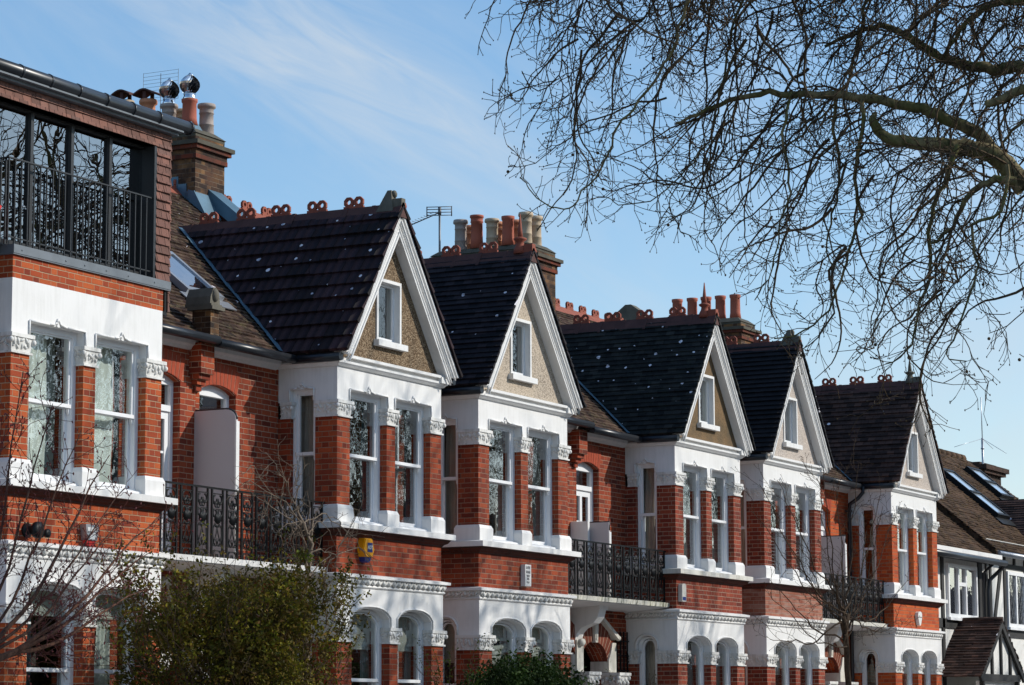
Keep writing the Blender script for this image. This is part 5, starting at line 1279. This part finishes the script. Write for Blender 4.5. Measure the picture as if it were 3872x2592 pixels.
def twig(mb, r, p, d, L, rad, depth, check=True, droop=.15, upturn=.5, buds=True):
    st = max(3, int(L/.085)); pts = wander(r, p, d, L, st, droop, .46, upturn)
    if check:
        k = 0
        while k < len(pts) and inside(pts[k], .12): k += 1
        pts = pts[:k]
        if len(pts) < 3: return
    stems(mb, pts, rad*1.0, max(.0028, rad*.5), 3)
    if buds: mb.blob(tuple(pts[-1]), (.006, .006, .011), r.uniform(-1, 1), 'y', 4, 3)
    m = len(pts)
    if depth <= 0: return
    for i in range(1, m-1):
        if r.random() < (.60 if depth > 1 else .55):
            t = tangent(pts, i); dd = side(r, t, r.uniform(.5, 1.05)); dd.z += .1
            twig(mb, r, pts[i], dd, L*r.uniform(.28, .55) if depth > 1 else r.uniform(.07, .24), max(.0028, rad*.62), depth-1, check, droop*.7, upturn, buds)
def big_tree():
    r = R(11)
    t = thing('plane_tree', 'large leafless plane tree hanging its drooping twigs over the roofs', 'tree', (0, 0, 0))
    mb = MB(); tw = MB()
    trunk = smooth_path([(24.6, -15.0, G-.1), (24.6, -14.9, .2), (24.5, -14.6, 2.4), (24.2, -13.8, 3.6), (23.8, -12.9, 4.35), (23.55, -12.32, 4.70)], r, .02)
    stems(mb, trunk, .34, .12, 10)
    stems(mb, smooth_path([(24.5, -14.6, 2.4), (24.7, -14.4, 4.), (24.6, -13.4, 5.4), (24.23, -12.04, 6.04)], r, .02), .2, .06, 8)
    stems(mb, smooth_path([(24.7, -14.4, 4.), (24.9, -14., 6.), (24.6, -13., 6.9), (24.1, -12.1, 6.63)], r, .02), .14, .04, 7)
    stems(mb, smooth_path([(24.5, -14.2, 3.), (23.6, -13.6, 4.6), (23.1, -12.9, 5.5), (22.97, -12.6, 5.62)], r, .02), .10, .05, 7)
    # limbs that pass above the picture and feed the curtains of twigs
    tops = [[(24.9,-14.,6.),(24.3,-12.6,7.6),(23.6,-11.3,8.1),(22.9,-10.1,7.9),(22.3,-9.2,7.3),(21.9,-8.7,6.9)], [(24.6,-13.4,5.4),(24.4,-12.3,7.1),(24.1,-11.2,7.6),(23.7,-10.1,7.5),(23.3,-9.3,7.2)],
            [(23.6,-13.6,4.6),(22.7,-12.7,6.6),(22.2,-11.5,7.6),(21.9,-10.4,7.5),(21.7,-9.5,7.1)], [(24.9,-14.,6.),(25.,-12.9,7.8),(24.8,-11.7,8.0),(24.4,-10.6,7.7)]]
    paths = []
    for q in tops:
        sp = smooth_path(q, r, .03); stems(mb, sp, .045, .012, 6); paths.append((sp, .045, .012, 1.45))
    for k, (q, ra, rb) in LIMBS.items():
        sp = smooth_path(q, r, .010); stems(mb, sp, ra, rb, 8 if ra > .03 else 5)
        paths.append((sp, ra, rb, 1.0))
        if k in ('L1', 'L3'):
            e, d_ = sp[-1], tangent(sp, len(sp)-1); mb.tube([tuple(e), tuple(e+d_*.04)], [rb, rb*1.05], 8)
            if k == 'L1': mb.tube([tuple(e-d_*.06), tuple(e+Vector((-.02, .02, .06))), tuple(e+Vector((.01, .0, .12)))], [.05, .04, .02], 7)
    n = 0
    for sp, ra, rb, dens in paths:
        m = len(sp); L = sum((sp[i+1]-sp[i]).length for i in range(m-1))
        for i in range(1, m):
            seg = (sp[i]-sp[i-1]).length; rad = ra+(rb-ra)*i/m
            k = seg*(5.6 if rad > .02 else 12.)*dens; k = int(k)+(1 if r.random() < k-int(k) else 0)
            for _ in range(k):
                tt = tangent(sp, i-1); p = sp[i-1].lerp(sp[i], r.random())
                if rad > .02 or dens > 1.2:     # a drooping secondary with its own side twigs
                    d_ = side(r, tt, r.uniform(.6, 1.3)); d_.z = d_.z*.7+r.uniform(-.35, .35); d_ -= AX*r.uniform(.1, .9)
                    twig(tw, r, p, d_, r.uniform(.5, 1.7 if dens < 1.2 else 2.1), r.uniform(.008, .014), 2, True, r.uniform(.15, .6), r.uniform(.2, .7))
                else:
                    d_ = side(r, tt, r.uniform(.5, 1.1)); twig(tw, r, p, d_, r.uniform(.18, .6), .0048, 1, True, .1, .5)
            n += k
    # hanging cords: long stems that fall from the crown and curl up at the tip
    for _ in range(108):
        s = 4.9*r.random()**.62; z = r.uniform(min(6., crown_floor(s)+1.0), 7.3) if s > 1.2 else r.uniform(6.2, 7.2)
        p = ORG+AX*(s+r.uniform(.1, .4))+Vector((.926, .378, 0))*r.uniform(-.6, 1.4)+Vector((0, 0, z))
        if not inside(p, 0): continue
        d_ = -AX*r.uniform(.0, 1.3)+Vector((0, 0, r.uniform(-1., -.25)))+Vector((.926, .378, 0))*r.uniform(-.3, .3)
        L = r.uniform(1., 2.4); st = int(L/.09); pts = wander(r, p, d_, L, st, .26, .36, .30)
        k = 0
        while k < len(pts) and inside(pts[k], .05): k += 1
        pts = pts[:k]
        if len(pts) < 5: continue
        stems(tw, pts, r.uniform(.009, .018), .004, 4)
        for i in range(2, len(pts)-1):
            if r.random() < .55: twig(tw, r, pts[i], side(r, tangent(pts, i), r.uniform(.5, 1.)), r.uniform(.12, .5), .0042, 1, True, .1, .55)
        # seed balls
        if r.random() < .22: tw.blob(tuple(pts[-1]-Vector((0, 0, .05))), (.016, .016, .016), 0, 'y', 7, 5)
    mb.build('trunk', M['bark_plane'], t); tw.build('crown', M['twig'], t)
big_tree()

def bare_tree(name, label, loc, h, seed, spread=1., mat='bark_plane', tm='twig', density=1., group=None, cat='tree', r0=.22):
    r = R(seed); t = thing(name, label, cat, loc, group); mb = MB(); tw = MB()
    tr = wander(r, (0, 0, -.1), (0, 0, 1), h*.42, 8, 0, .10, .0); stems(mb, tr, r0, r0*.62, 9)
    def limb(p, d_, L, rad, depth):
        st = max(4, int(L/.35)); pts = wander(r, p, d_, L, st, .03 if depth > 1 else .18, .2, .22)
        stems(mb if depth > 1 else tw, pts, rad, rad*.35, 6 if depth > 1 else 3)
        if depth == 0: return
        for i in range(1, len(pts)):
            for _ in range(2 if depth < 3 else 1):
                if r.random() < .78*density: limb(pts[i], side(r, tangent(pts, i), r.uniform(.45, 1.0)*spread), L*r.uniform(.34, .62), max(.008, rad*.5), depth-1)
    for k in range(5):
        a = 2*pi*k/5+r.uniform(-.4, .4); z = h*r.uniform(.25, .42); limb(Vector((0, 0, z)), Vector((cos(a)*.75*spread, sin(a)*.75*spread, 1.)), h*r.uniform(.42, .55), r0*.42, 3)
    mb.build('trunk', M[mat], t); tw.build('crown', M[tm], t); return t
def copy_tree(src, label, loc, rz, sc=1.):
    t = src.copy(); C.objects.link(t); t.location = loc; t.rotation_euler = (0, 0, rz); t['label'] = label; t.scale = (sc, sc, sc)
    for ch in src.children: c_ = ch.copy(); C.objects.link(c_); c_.parent = t
    return t
# plane trees of the opposite pavement: they dapple the fronts and stand in the window panes
g_ = 'bare plane trees along the opposite pavement'
s0 = bare_tree('plane_tree', 'bare plane tree opposite the glazed loft, seen in its panes', (47.5, -17.5, G), 15.5, 21, .95, group=g_, r0=.26, density=.58)
copy_tree(s0, 'bare plane tree opposite the bay with the yellow alarm box', (36.8, -17.2, G), 2.1, .95)
copy_tree(s0, 'bare plane tree opposite the tan gable, seen in the panes', (58.8, -17.8, G), 4.0, 1.)
copy_tree(s0, 'bare plane tree furthest along the opposite pavement', (71.5, -17.5, G), 5.3, 1.05)
copy_tree(s0, 'tallest bare plane tree, mirrored in the farthest bays', (86.0, -18.0, G), 1.2, 1.1)

# small street tree in front of the last houses
def small_tree():
    r = R(8); t = thing('young_tree', 'small bare tree with upswept branches before the last balcony', 'tree', (43.4, -3., G)); mb = MB(); tw = MB()
    F = Vector((-.15, 0, 3.2)); stems(mb, smooth_path([(0, 0, -.1), (.06, 0, 1.4), (.02, .02, 2.5), (-.15, 0, 3.2)], r, .008), .062, .05, 8)
    mb.tube([(-.15, 0, 3.16), (-.24, -.02, 3.36)], [.055, .03], 7); mb.tube([(-.13, 0, 3.16), (-.02, -.02, 3.40)], [.05, .032], 7)
    tips = [(-4.0, .1, 4.95), (-3.3, .2, 5.35), (-2.6, -.2, 4.4), (-2.3, .3, 5.5), (-1.3, 0, 5.6), (-.6, .2, 5.95), (.2, .2, 5.75), (.7, .0, 6.0), (1.3, -.2, 5.3), (2.0, .1, 5.55), (3.0, .2, 5.3), (2.4, -.3, 4.1), (-3.9, -.2, 3.6), (-1.6, .4, 4.5), (1.1, .5, 4.7), (-3.2, .1, 2.9), (2.9, .1, 3.4), (-2.2, .5, 3.9), (1.8, .3, 4.9)]
    for i, q in enumerate(tips):
        e = Vector(q); a = F+Vector((r.uniform(-.05, .05), 0, r.uniform(-.4, .3))); m = a.lerp(e, .45)+Vector((0, 0, -.25 if abs(q[0]) > 1 else 0))
        sp = smooth_path([a, a.lerp(m, .5)+Vector((0, 0, .02)), m, m.lerp(e, .55)+Vector((0, 0, .02)), e], r, .022)
        stems(mb, sp, .019 if i % 2 else .015, .004, 5)
        for k in range(3, len(sp)-1):
            for _ in range(2):
                if r.random() < .5:
                    d_ = side(r, tangent(sp, k), r.uniform(.35, .8)); d_.z += .25; twig(tw, r, sp[k], d_, r.uniform(.25, .9), .0042, 1, False, 0., .15)
    mb.build('trunk', M['twig_brown'], t); tw.build('crown', M['twig_brown'], t)
small_tree()

# reddish maple at the left edge
def maple():
    r = R(4); t = thing('maple_shrub', 'reddish leafless maple branches reaching in from the left', 'shrub', (20.2, -4., G)); mb = MB(); tw = MB(); bd = MB()
    o = Vector((20.2, -4., G))
    base = Vector((-1.6, -.2, 0)); mb.tube([tuple(base), (-1.55, -.2, 1.2), (-1.3, -.1, 2.1)], [.09, .075, .06], 8)
    tips = [(1.85, .1, 3.62), (1.55, 0, 3.25), (1.75, .1, 2.95), (1.0, .1, 4.15), (.55, .1, 4.35), (.1, .1, 4.55), (-.35, .1, 4.8), (1.25, .1, 3.85), (.8, .3, 2.75), (-.55, .2, 4.2), (.9, -.1, 3.5)]
    for i, q in enumerate(tips):
        e = Vector(q); a = Vector((-1.3, -.1, 2.05+.07*(i % 3))); m = a.lerp(e, .5)+Vector((.06, 0, -.16))
        sp = smooth_path([a, a.lerp(m, .5)+Vector((.02, 0, -.06)), m, m.lerp(e, .5)+Vector((0, 0, .04)), e], r, .010); stems(mb, sp, .030 if i < 4 else .019, .004, 5)
        for k in range(4, len(sp)-1):
            for _ in range(4):
                if r.random() < .75:
                    d_ = side(r, tangent(sp, k), r.uniform(.25, .7)); twig(tw, r, sp[k], d_, r.uniform(.15, .6), .0034, 2 if r.random() < .4 else 1, False, 0., .2)
    for j in range(0, len(tw.v), 23):
        if r.random() < .7: v = tw.v[j]; bd.blob((v[0]+r.uniform(-.01, .01), v[1], v[2]+r.uniform(-.01, .01)), (.009, .009, .015), r.uniform(-1, 1), 'y', 4, 3)
    mb.build('branches', M['twig_maple'], t); tw.build('twigs', M['twig_red'], t); tag(bd.build('buds', M['bud_red'], t), kind='stuff')
maple()

def leaf(mb, r, p, s, flat=.0):
    a = Vector((r.gauss(0, 1), r.gauss(0, 1), r.gauss(0, 1))).normalized(); b = a.orthogonal().normalized(); b.rotate(Matrix.Rotation(r.uniform(0, 6.28), 3, a)); c_ = a.cross(b)
    w = s*.24; P_ = [p, p+b*s*.35+c_*w, p+b*s*.75+c_*w*.7, p+b*s, p+b*s*.75-c_*w*.7, p+b*s*.35-c_*w]; mb.face([tuple(q) for q in P_])
def shrub(name, label, c, rad, n, seed, mat='leaf_mix', wood='twig_brown', ls=(.022, .045), shell=.45, stemsn=60, cat='shrub', lumps=14, sprays=0, lr=(.34, .52), core=.5):
    r = R(seed); t = thing(name, label, cat, (c[0], c[1], G)); lf = MB(); wd = MB(); cz = c[2]-G
    lobes = []
    for i in range(lumps):
        a = r.uniform(0, 2*pi); u = r.uniform(-.5, 1.); k = r.uniform(.4, .82)
        lobes.append((Vector((rad[0]*k*cos(a)*math.sqrt(max(0, 1-max(0, u)**2*.95)), rad[1]*k*sin(a), cz+rad[2]*u*.72)), r.uniform(*lr)))
    for _ in range(1 if core < .8 else 60): lobes.append((Vector((0, 0, cz-(.25 if core < .8 else 0))), core))
    for i in range(n):
        lc, lr = r.choice(lobes); d_ = Vector((r.gauss(0, 1), r.gauss(0, 1), r.gauss(0, 1))).normalized(); k = (shell+(1-shell)*r.random()**.7)*lr*(1+.25*r.gauss(0, .5))
        p = lc+Vector((d_.x*rad[0]*k, d_.y*rad[1]*k, d_.z*rad[2]*k))
        if p.z < .05: continue
        leaf(lf, r, p, r.uniform(*ls))
    for i in range(stemsn):
        lc, lr = r.choice(lobes); d_ = Vector((r.gauss(0, 1), r.gauss(0, 1), abs(r.gauss(0, 1)))).normalized()
        e = lc+Vector((d_.x*rad[0], d_.y*rad[1], d_.z*rad[2]))*lr*r.uniform(.9, 1.25); a = Vector((r.uniform(-.3, .3)*rad[0]*.6, r.uniform(-.2, .2), max(.1, cz-rad[2]*.8)))
        sp = smooth_path([a, a.lerp(e, .35)+Vector((0, 0, .1)), a.lerp(e, .7), e], r, .03); stems(wd, sp, .014, .003, 4)
        for k in range(3, len(sp)):
            if r.random() < .7: twig(wd, r, sp[k], side(r, tangent(sp, k), .8), r.uniform(.12, .5), .004, 1, False, 0, .2)
    for i in range(sprays):
        a = r.uniform(0, 2*pi); p = Vector((rad[0]*.85*cos(a), rad[1]*.6*sin(a), cz+rad[2]*r.uniform(.1, .75)))
        pts = wander(r, p, (cos(a)*.5, sin(a)*.3, 1.), r.uniform(.3, .9), 8, 0, .25, 0); stems(wd, pts, .006, .002, 3)
        for q in pts[2:]:
            for _ in range(5): leaf(lf, r, q+Vector((r.gauss(0, .03), r.gauss(0, .03), r.gauss(0, .03))), r.uniform(*ls))
    lf.build('foliage', M[mat], t); wd.build('branches', M[wood], t); return t
shrub('evergreen_shrub', 'big tangled evergreen shrub, olive and bronze, hiding the first porch', (27.1, -1.55, .35), (2.25, 1.15, 1.60), 46000, 31, sprays=150, stemsn=260, ls=(.036, .066), lumps=40, shell=.4, wood='twig_brown', lr=(.16, .34))
shrub('box_shrub', 'clipped dark green shrub under the cream gabled bay', (34.45, -1.5, -.25), (1.32, .95, 1.10), 52000, 12, 'leaf_box', ls=(.045, .075), shell=.88, stemsn=6, lumps=8, sprays=3, lr=(.25, .32), core=.97)
shrub('leafy_sprig', 'small sprawling green sprig left of the clipped shrub', (32.6, -1.4, .15), (.45, .35, .55), 900, 13, 'leaf_fresh', ls=(.025, .045), shell=.1, stemsn=16, lumps=6, sprays=8)
shrub('bamboo_clump', 'thin leafy clump before the half-timbered house', (62.6, -2.2, .9), (1.1, .8, 2.4), 3600, 14, 'leaf_fresh', ls=(.05, .09), shell=.1, stemsn=40, lumps=12, sprays=12)
shrub('rose_bush', 'sparse low bush in front of the stained porch columns', (37.6, -1.9, -.1), (1.1, .6, .52), 500, 15, 'leaf_fresh', ls=(.02, .04), shell=.1, stemsn=24, lumps=8, sprays=4)

# vine trained up beside the second bay
def vine():
    r = R(6); t = thing('climbing_vine', 'bare grey climbing vine twisted over the first balcony rail', 'vine', (30.75, -.25, G)); mb = MB(); tw = MB()
    sp = smooth_path([(.05, 0, 0), (.0, 0, 1.6), (-.08, .02, 2.4), (.02, 0, 3.1), (-.02, .02, 3.7), (-.06, .02, 4.05), (-.2, .1, 4.45)], r, .02); stems(mb, sp, .04, .018, 7)
    sp2 = smooth_path([(.12, .03, 0), (.05, -.04, 1.7), (.03, .05, 2.5), (-.08, .05, 3.2), (.06, .05, 3.8), (.2, .1, 4.3)], r, .02); stems(mb, sp2, .03, .018, 6)
    tips = [(-1.3, .2, 4.72), (-.9, .3, 4.95), (-.5, .3, 5.0), (-1.0, .1, 4.45), (.3, .25, 4.7), (.65, .0, 4.35), (.95, -.1, 4.1), (.5, -.1, 3.8), (-.75, 0, 4.1), (.9, -.15, 4.5), (-.35, .2, 4.8), (.1, .3, 5.05), (1.1, -.1, 3.95), (-.9, 0, 3.9), (.6, -.1, 3.5), (-.5, 0, 3.7), (1.0, -.2, 4.75), (-.1, .2, 4.4)]
    for i, q in enumerate(tips[:13]):
        a = sp[r.randrange(9, len(sp))]; e = Vector(q); m = a.lerp(e, .5)+Vector((r.uniform(-.12, .12), 0, r.uniform(.0, .22)))
        s3 = smooth_path([a, a.lerp(m, .6)+Vector((0, 0, .06)), m, e, e+Vector((r.uniform(-.15, .2), 0, -.18))], r, .02); stems(mb, s3, .010, .004, 5)
        for k in range(2, len(s3)):
            if r.random() < .6: twig(tw, r, s3[k], side(r, tangent(s3, k), .8), r.uniform(.2, .6), .0048, 1, False, .2, .3, False)
    mb.build('stem', M['vine'], t); tw.build('tendrils', M['vine'], t)
    lf = MB()
    for i in range(160): leaf(lf, r, Vector((-.30+r.gauss(0, .07), -.05+r.gauss(0, .05), 3.78+r.gauss(0, .035))), r.uniform(.03, .06))
    for i in range(260): leaf(lf, r, Vector((.35+r.gauss(0, .12), -.05+r.gauss(0, .1), 2.8+r.gauss(0, .35))), r.uniform(.03, .05))
    lf.build('leaves', M['leaf_fresh'], t)
vine()

# ------------------------------------------------------------------ facing terrace, added unseen to block bright horizon in window reflections
def facing():
    t = thing('added_terrace', 'unseen brick terrace added across the street to darken the lower window reflections', 'terrace', (20, -24, G)); off = (20, -24, 0)
    mb = MB(); mb.box(0, 160, -8, 0, -.1, 6.6); mb.build('wall', M['brick_wall'], t, off)
    mb = MB(); mb.prism([(.4, 6.5), (-4, 9.3), (-8.4, 6.5)], -.2, 160.2, 'x'); mb.build('roof', M['tile_f'], t, off)
    mw = MB(); mg = MB()
    for i in range(32):
        x = 1.5+i*5
        for z in (1.0, 4.0):
            for d in (0, 2.2): mw.box(x+d-.1, x+d+1.2, 0, .08, z-.15, z+1.8); mg.box(x+d, x+d+1.1, .05, .1, z, z+1.65)
    a = mw.build('window_surround', M['white'], t, off); mg.build('pane', M['black'], a)
facing()
# ------------------------------------------------------------------ street
def sheet(name, x0, x1, y0, y1, z, mat):
    mb = MB(); mb.face([(x0, y0, z), (x1, y0, z), (x1, y1, z), (x0, y1, z)]); o = mb.build(name, M[mat]); tag(o, kind='structure'); return o
sheet('ground', -900, 1500, -900, 1500, G-.02, 'earth')
sheet('road', -200, 500, -17., -8.2, G-.016+.004, 'asphalt')
sheet('front_paving', 0, 80, -4.6, .9, G-.006, 'paving')  # unseen garden, paved pale to bounce light onto the fronts
mb = MB(); mb.box(-200, 500, -8.2, -4.6, G-.02, G+.10); o = mb.build('pavement', M['paving']); tag(o, kind='structure')
mb = MB(); mb.box(-200, 500, -20.6, -17., G-.02, G+.10); o = mb.build('far_pavement', M['paving']); tag(o, kind='structure')
mb = MB(); mb.box(-200, 500, -8.33, -8.2, G-.02, G+.11); mb.box(-200, 500, -17., -16.87, G-.02, G+.11); o = mb.build('kerb', M['stone']); tag(o, kind='structure')
mb = MB(); x = -40
while x < 120: mb.face([(x, -12.65, G-.006), (x+2, -12.65, G-.006), (x+2, -12.55, G-.006), (x, -12.55, G-.006)]); x += 6
o = mb.build('road_markings', M['road_paint']); tag(o, kind='structure')

# ------------------------------------------------------------------ sky, sun, camera
SUN_AZ, SUN_EL = 32., 31.          # degrees right of the fronts' normal, and height
world = bpy.data.worlds.new('World'); scene.world = world; world.use_nodes = True
nt = world.node_tree; nt.nodes.clear()
wo = nt.nodes.new('ShaderNodeOutputWorld'); bg = nt.nodes.new('ShaderNodeBackground'); nt.links.new(bg.outputs[0], wo.inputs[0])
sky = nt.nodes.new('ShaderNodeTexSky'); sky.sky_type = 'NISHITA'; sky.sun_disc = False; sky.sun_elevation = radians(SUN_EL)
toward = Vector((sin(radians(SUN_AZ))*cos(radians(SUN_EL)), -cos(radians(SUN_AZ))*cos(radians(SUN_EL)), sin(radians(SUN_EL))))
sky.sun_rotation = math.atan2(toward.x, toward.y); sky.air_density = 1.0; sky.dust_density = .6; sky.ozone_density = 1.6
geo = nt.nodes.new('ShaderNodeTexCoord')
def vm(op, a, b=None):
    n = nt.nodes.new('ShaderNodeVectorMath'); n.operation = op
    for i, v in enumerate((a, b)):
        if v is None: continue
        if isinstance(v, bpy.types.NodeSocket): nt.links.new(v, n.inputs[i])
        else: n.inputs[i].default_value = v
    return n.outputs[0]
def mp(op, a, b=None):
    n = nt.nodes.new('ShaderNodeMath'); n.operation = op
    for i, v in enumerate((a, b)):
        if v is None: continue
        if isinstance(v, bpy.types.NodeSocket): nt.links.new(v, n.inputs[i])
        else: n.inputs[i].default_value = v
    return n.outputs[0]
# cirrus: one feathery streak falling to the right, thin veils elsewhere
dr = vm('NORMALIZE', geo.outputs['Generated'])
def dotc(v):
    n = nt.nodes.new('ShaderNodeVectorMath'); n.operation = 'DOT_PRODUCT'; nt.links.new(dr, n.inputs[0]); n.inputs[1].default_value = v; return n.outputs['Value']
uu = dotc((sin(.4803), -cos(.4803), 0)); vv = dotc((0, 0, 1))
ca, sa = cos(radians(29)), sin(radians(29))
u0, v0 = mp('ADD', uu, .062), mp('SUBTRACT', vv, .236)
along = mp('SUBTRACT', mp('MULTIPLY', u0, ca), mp('MULTIPLY', v0, sa)); across = mp('ADD', mp('MULTIPLY', u0, sa), mp('MULTIPLY', v0, ca))
def nzt(sa_, sc_, det, dist, seed):
    c = nt.nodes.new('ShaderNodeCombineXYZ'); nt.links.new(mp('MULTIPLY', along, sa_), c.inputs[0]); nt.links.new(mp('MULTIPLY', across, sc_), c.inputs[1]); c.inputs[2].default_value = seed
    n = nt.nodes.new('ShaderNodeTexNoise'); n.inputs['Scale'].default_value = 1.; n.inputs['Detail'].default_value = det; n.inputs['Roughness'].default_value = .58; n.inputs['Distortion'].default_value = dist
    nt.links.new(c.outputs[0], n.inputs['Vector']); return n.outputs[0]
def rmp(v, a, b):
    n = nt.nodes.new('ShaderNodeMapRange'); n.clamp = True; nt.links.new(v, n.inputs[0]); n.inputs[1].default_value = a; n.inputs[2].default_value = b; return n.outputs[0]
def gauss(v, w):
    q = mp('DIVIDE', v, w); return mp('POWER', 2.718, mp('MULTIPLY', mp('MULTIPLY', q, q), -1.))
bend = mp('ADD', across, mp('MULTIPLY', mp('MULTIPLY', along, along), 1.2))
core = mp('MULTIPLY', mp('MULTIPLY', gauss(bend, .026), gauss(along, .092)), rmp(nzt(12., 60., 7., 1.4, 3.1), .22, .74))
veil = mp('MULTIPLY', rmp(nzt(9., 22., 6., .8, 7.7), .48, .82), .24)
veil2 = mp('MULTIPLY', mp('MULTIPLY', rmp(uu, .0, .16), rmp(nzt(14., 14., 5., .5, 1.7), .30, .65)), .42)
cloud = mp('MINIMUM', mp('ADD', mp('ADD', mp('MULTIPLY', core, .85), veil), veil2), .85)
sx = nt.nodes.new('ShaderNodeSeparateXYZ'); nt.links.new(geo.outputs['Generated'], sx.inputs[0])
mx = nt.nodes.new('ShaderNodeMix'); mx.data_type = 'RGBA'
tint = nt.nodes.new('ShaderNodeMix'); tint.data_type = 'RGBA'; tint.inputs[6].default_value = (1.20, 1.14, 1.12, 1); tint.inputs[7].default_value = (.75, 1.03, 1.18, 1)
nt.links.new(mp('MINIMUM', mp('MAXIMUM', mp('MULTIPLY', sx.outputs[2], 3.4), 0.), 1.), tint.inputs[0])
tm_ = nt.nodes.new('ShaderNodeMix'); tm_.data_type = 'RGBA'; tm_.blend_type = 'MULTIPLY'; tm_.inputs[0].default_value = 1.
nt.links.new(sky.outputs[0], tm_.inputs[6]); nt.links.new(tint.outputs[2], tm_.inputs[7])
nt.links.new(cloud, mx.inputs[0]); nt.links.new(tm_.outputs[2], mx.inputs[6]); mx.inputs[7].default_value = (4.3, 4.75, 5.2, 1)
nt.links.new(mx.outputs[2], bg.inputs[0]); bg.inputs[1].default_value = .15
sl = bpy.data.lights.new('sun', 'SUN'); sl.energy = 4.05; sl.angle = radians(.55); sl.color = (1., .94, .85)
so = bpy.data.objects.new('sun', sl); C.objects.link(so); so.rotation_euler = (-toward).to_track_quat('-Z', 'Y').to_euler(); so.location = (20, -30, 30)
cd = bpy.data.cameras.new('camera'); cam = bpy.data.objects.new('camera', cd); C.objects.link(cam); scene.camera = cam
TH, PH, RO, F_ = .4803, .1388, .0036, 6240.35
fw = Vector((cos(TH)*cos(PH), sin(TH)*cos(PH), sin(PH))); rt = Vector((sin(TH), -cos(TH), 0)); upv = rt.cross(fw)
cr_ = rt*cos(RO)-upv*sin(RO); cu_ = rt*sin(RO)+upv*cos(RO)
m = Matrix((cr_, cu_, -fw)).transposed().to_4x4(); m.translation = (0, -19.2763, 0); cam.matrix_world = m
cd.sensor_width = 36.; cd.lens = 36.*F_/2342.; cd.clip_start = .1; cd.clip_end = 3000.
scene.view_settings.view_transform = 'Standard'; scene.view_settings.look = 'None'; scene.view_settings.exposure = 0; scene.view_settings.gamma = 1
scene.cycles.use_denoising = True; scene.cycles.max_bounces = 8; scene.cycles.transparent_max_bounces = 12
try: scene.cycles.denoiser = 'OPENIMAGEDENOISE'
except Exception: pass
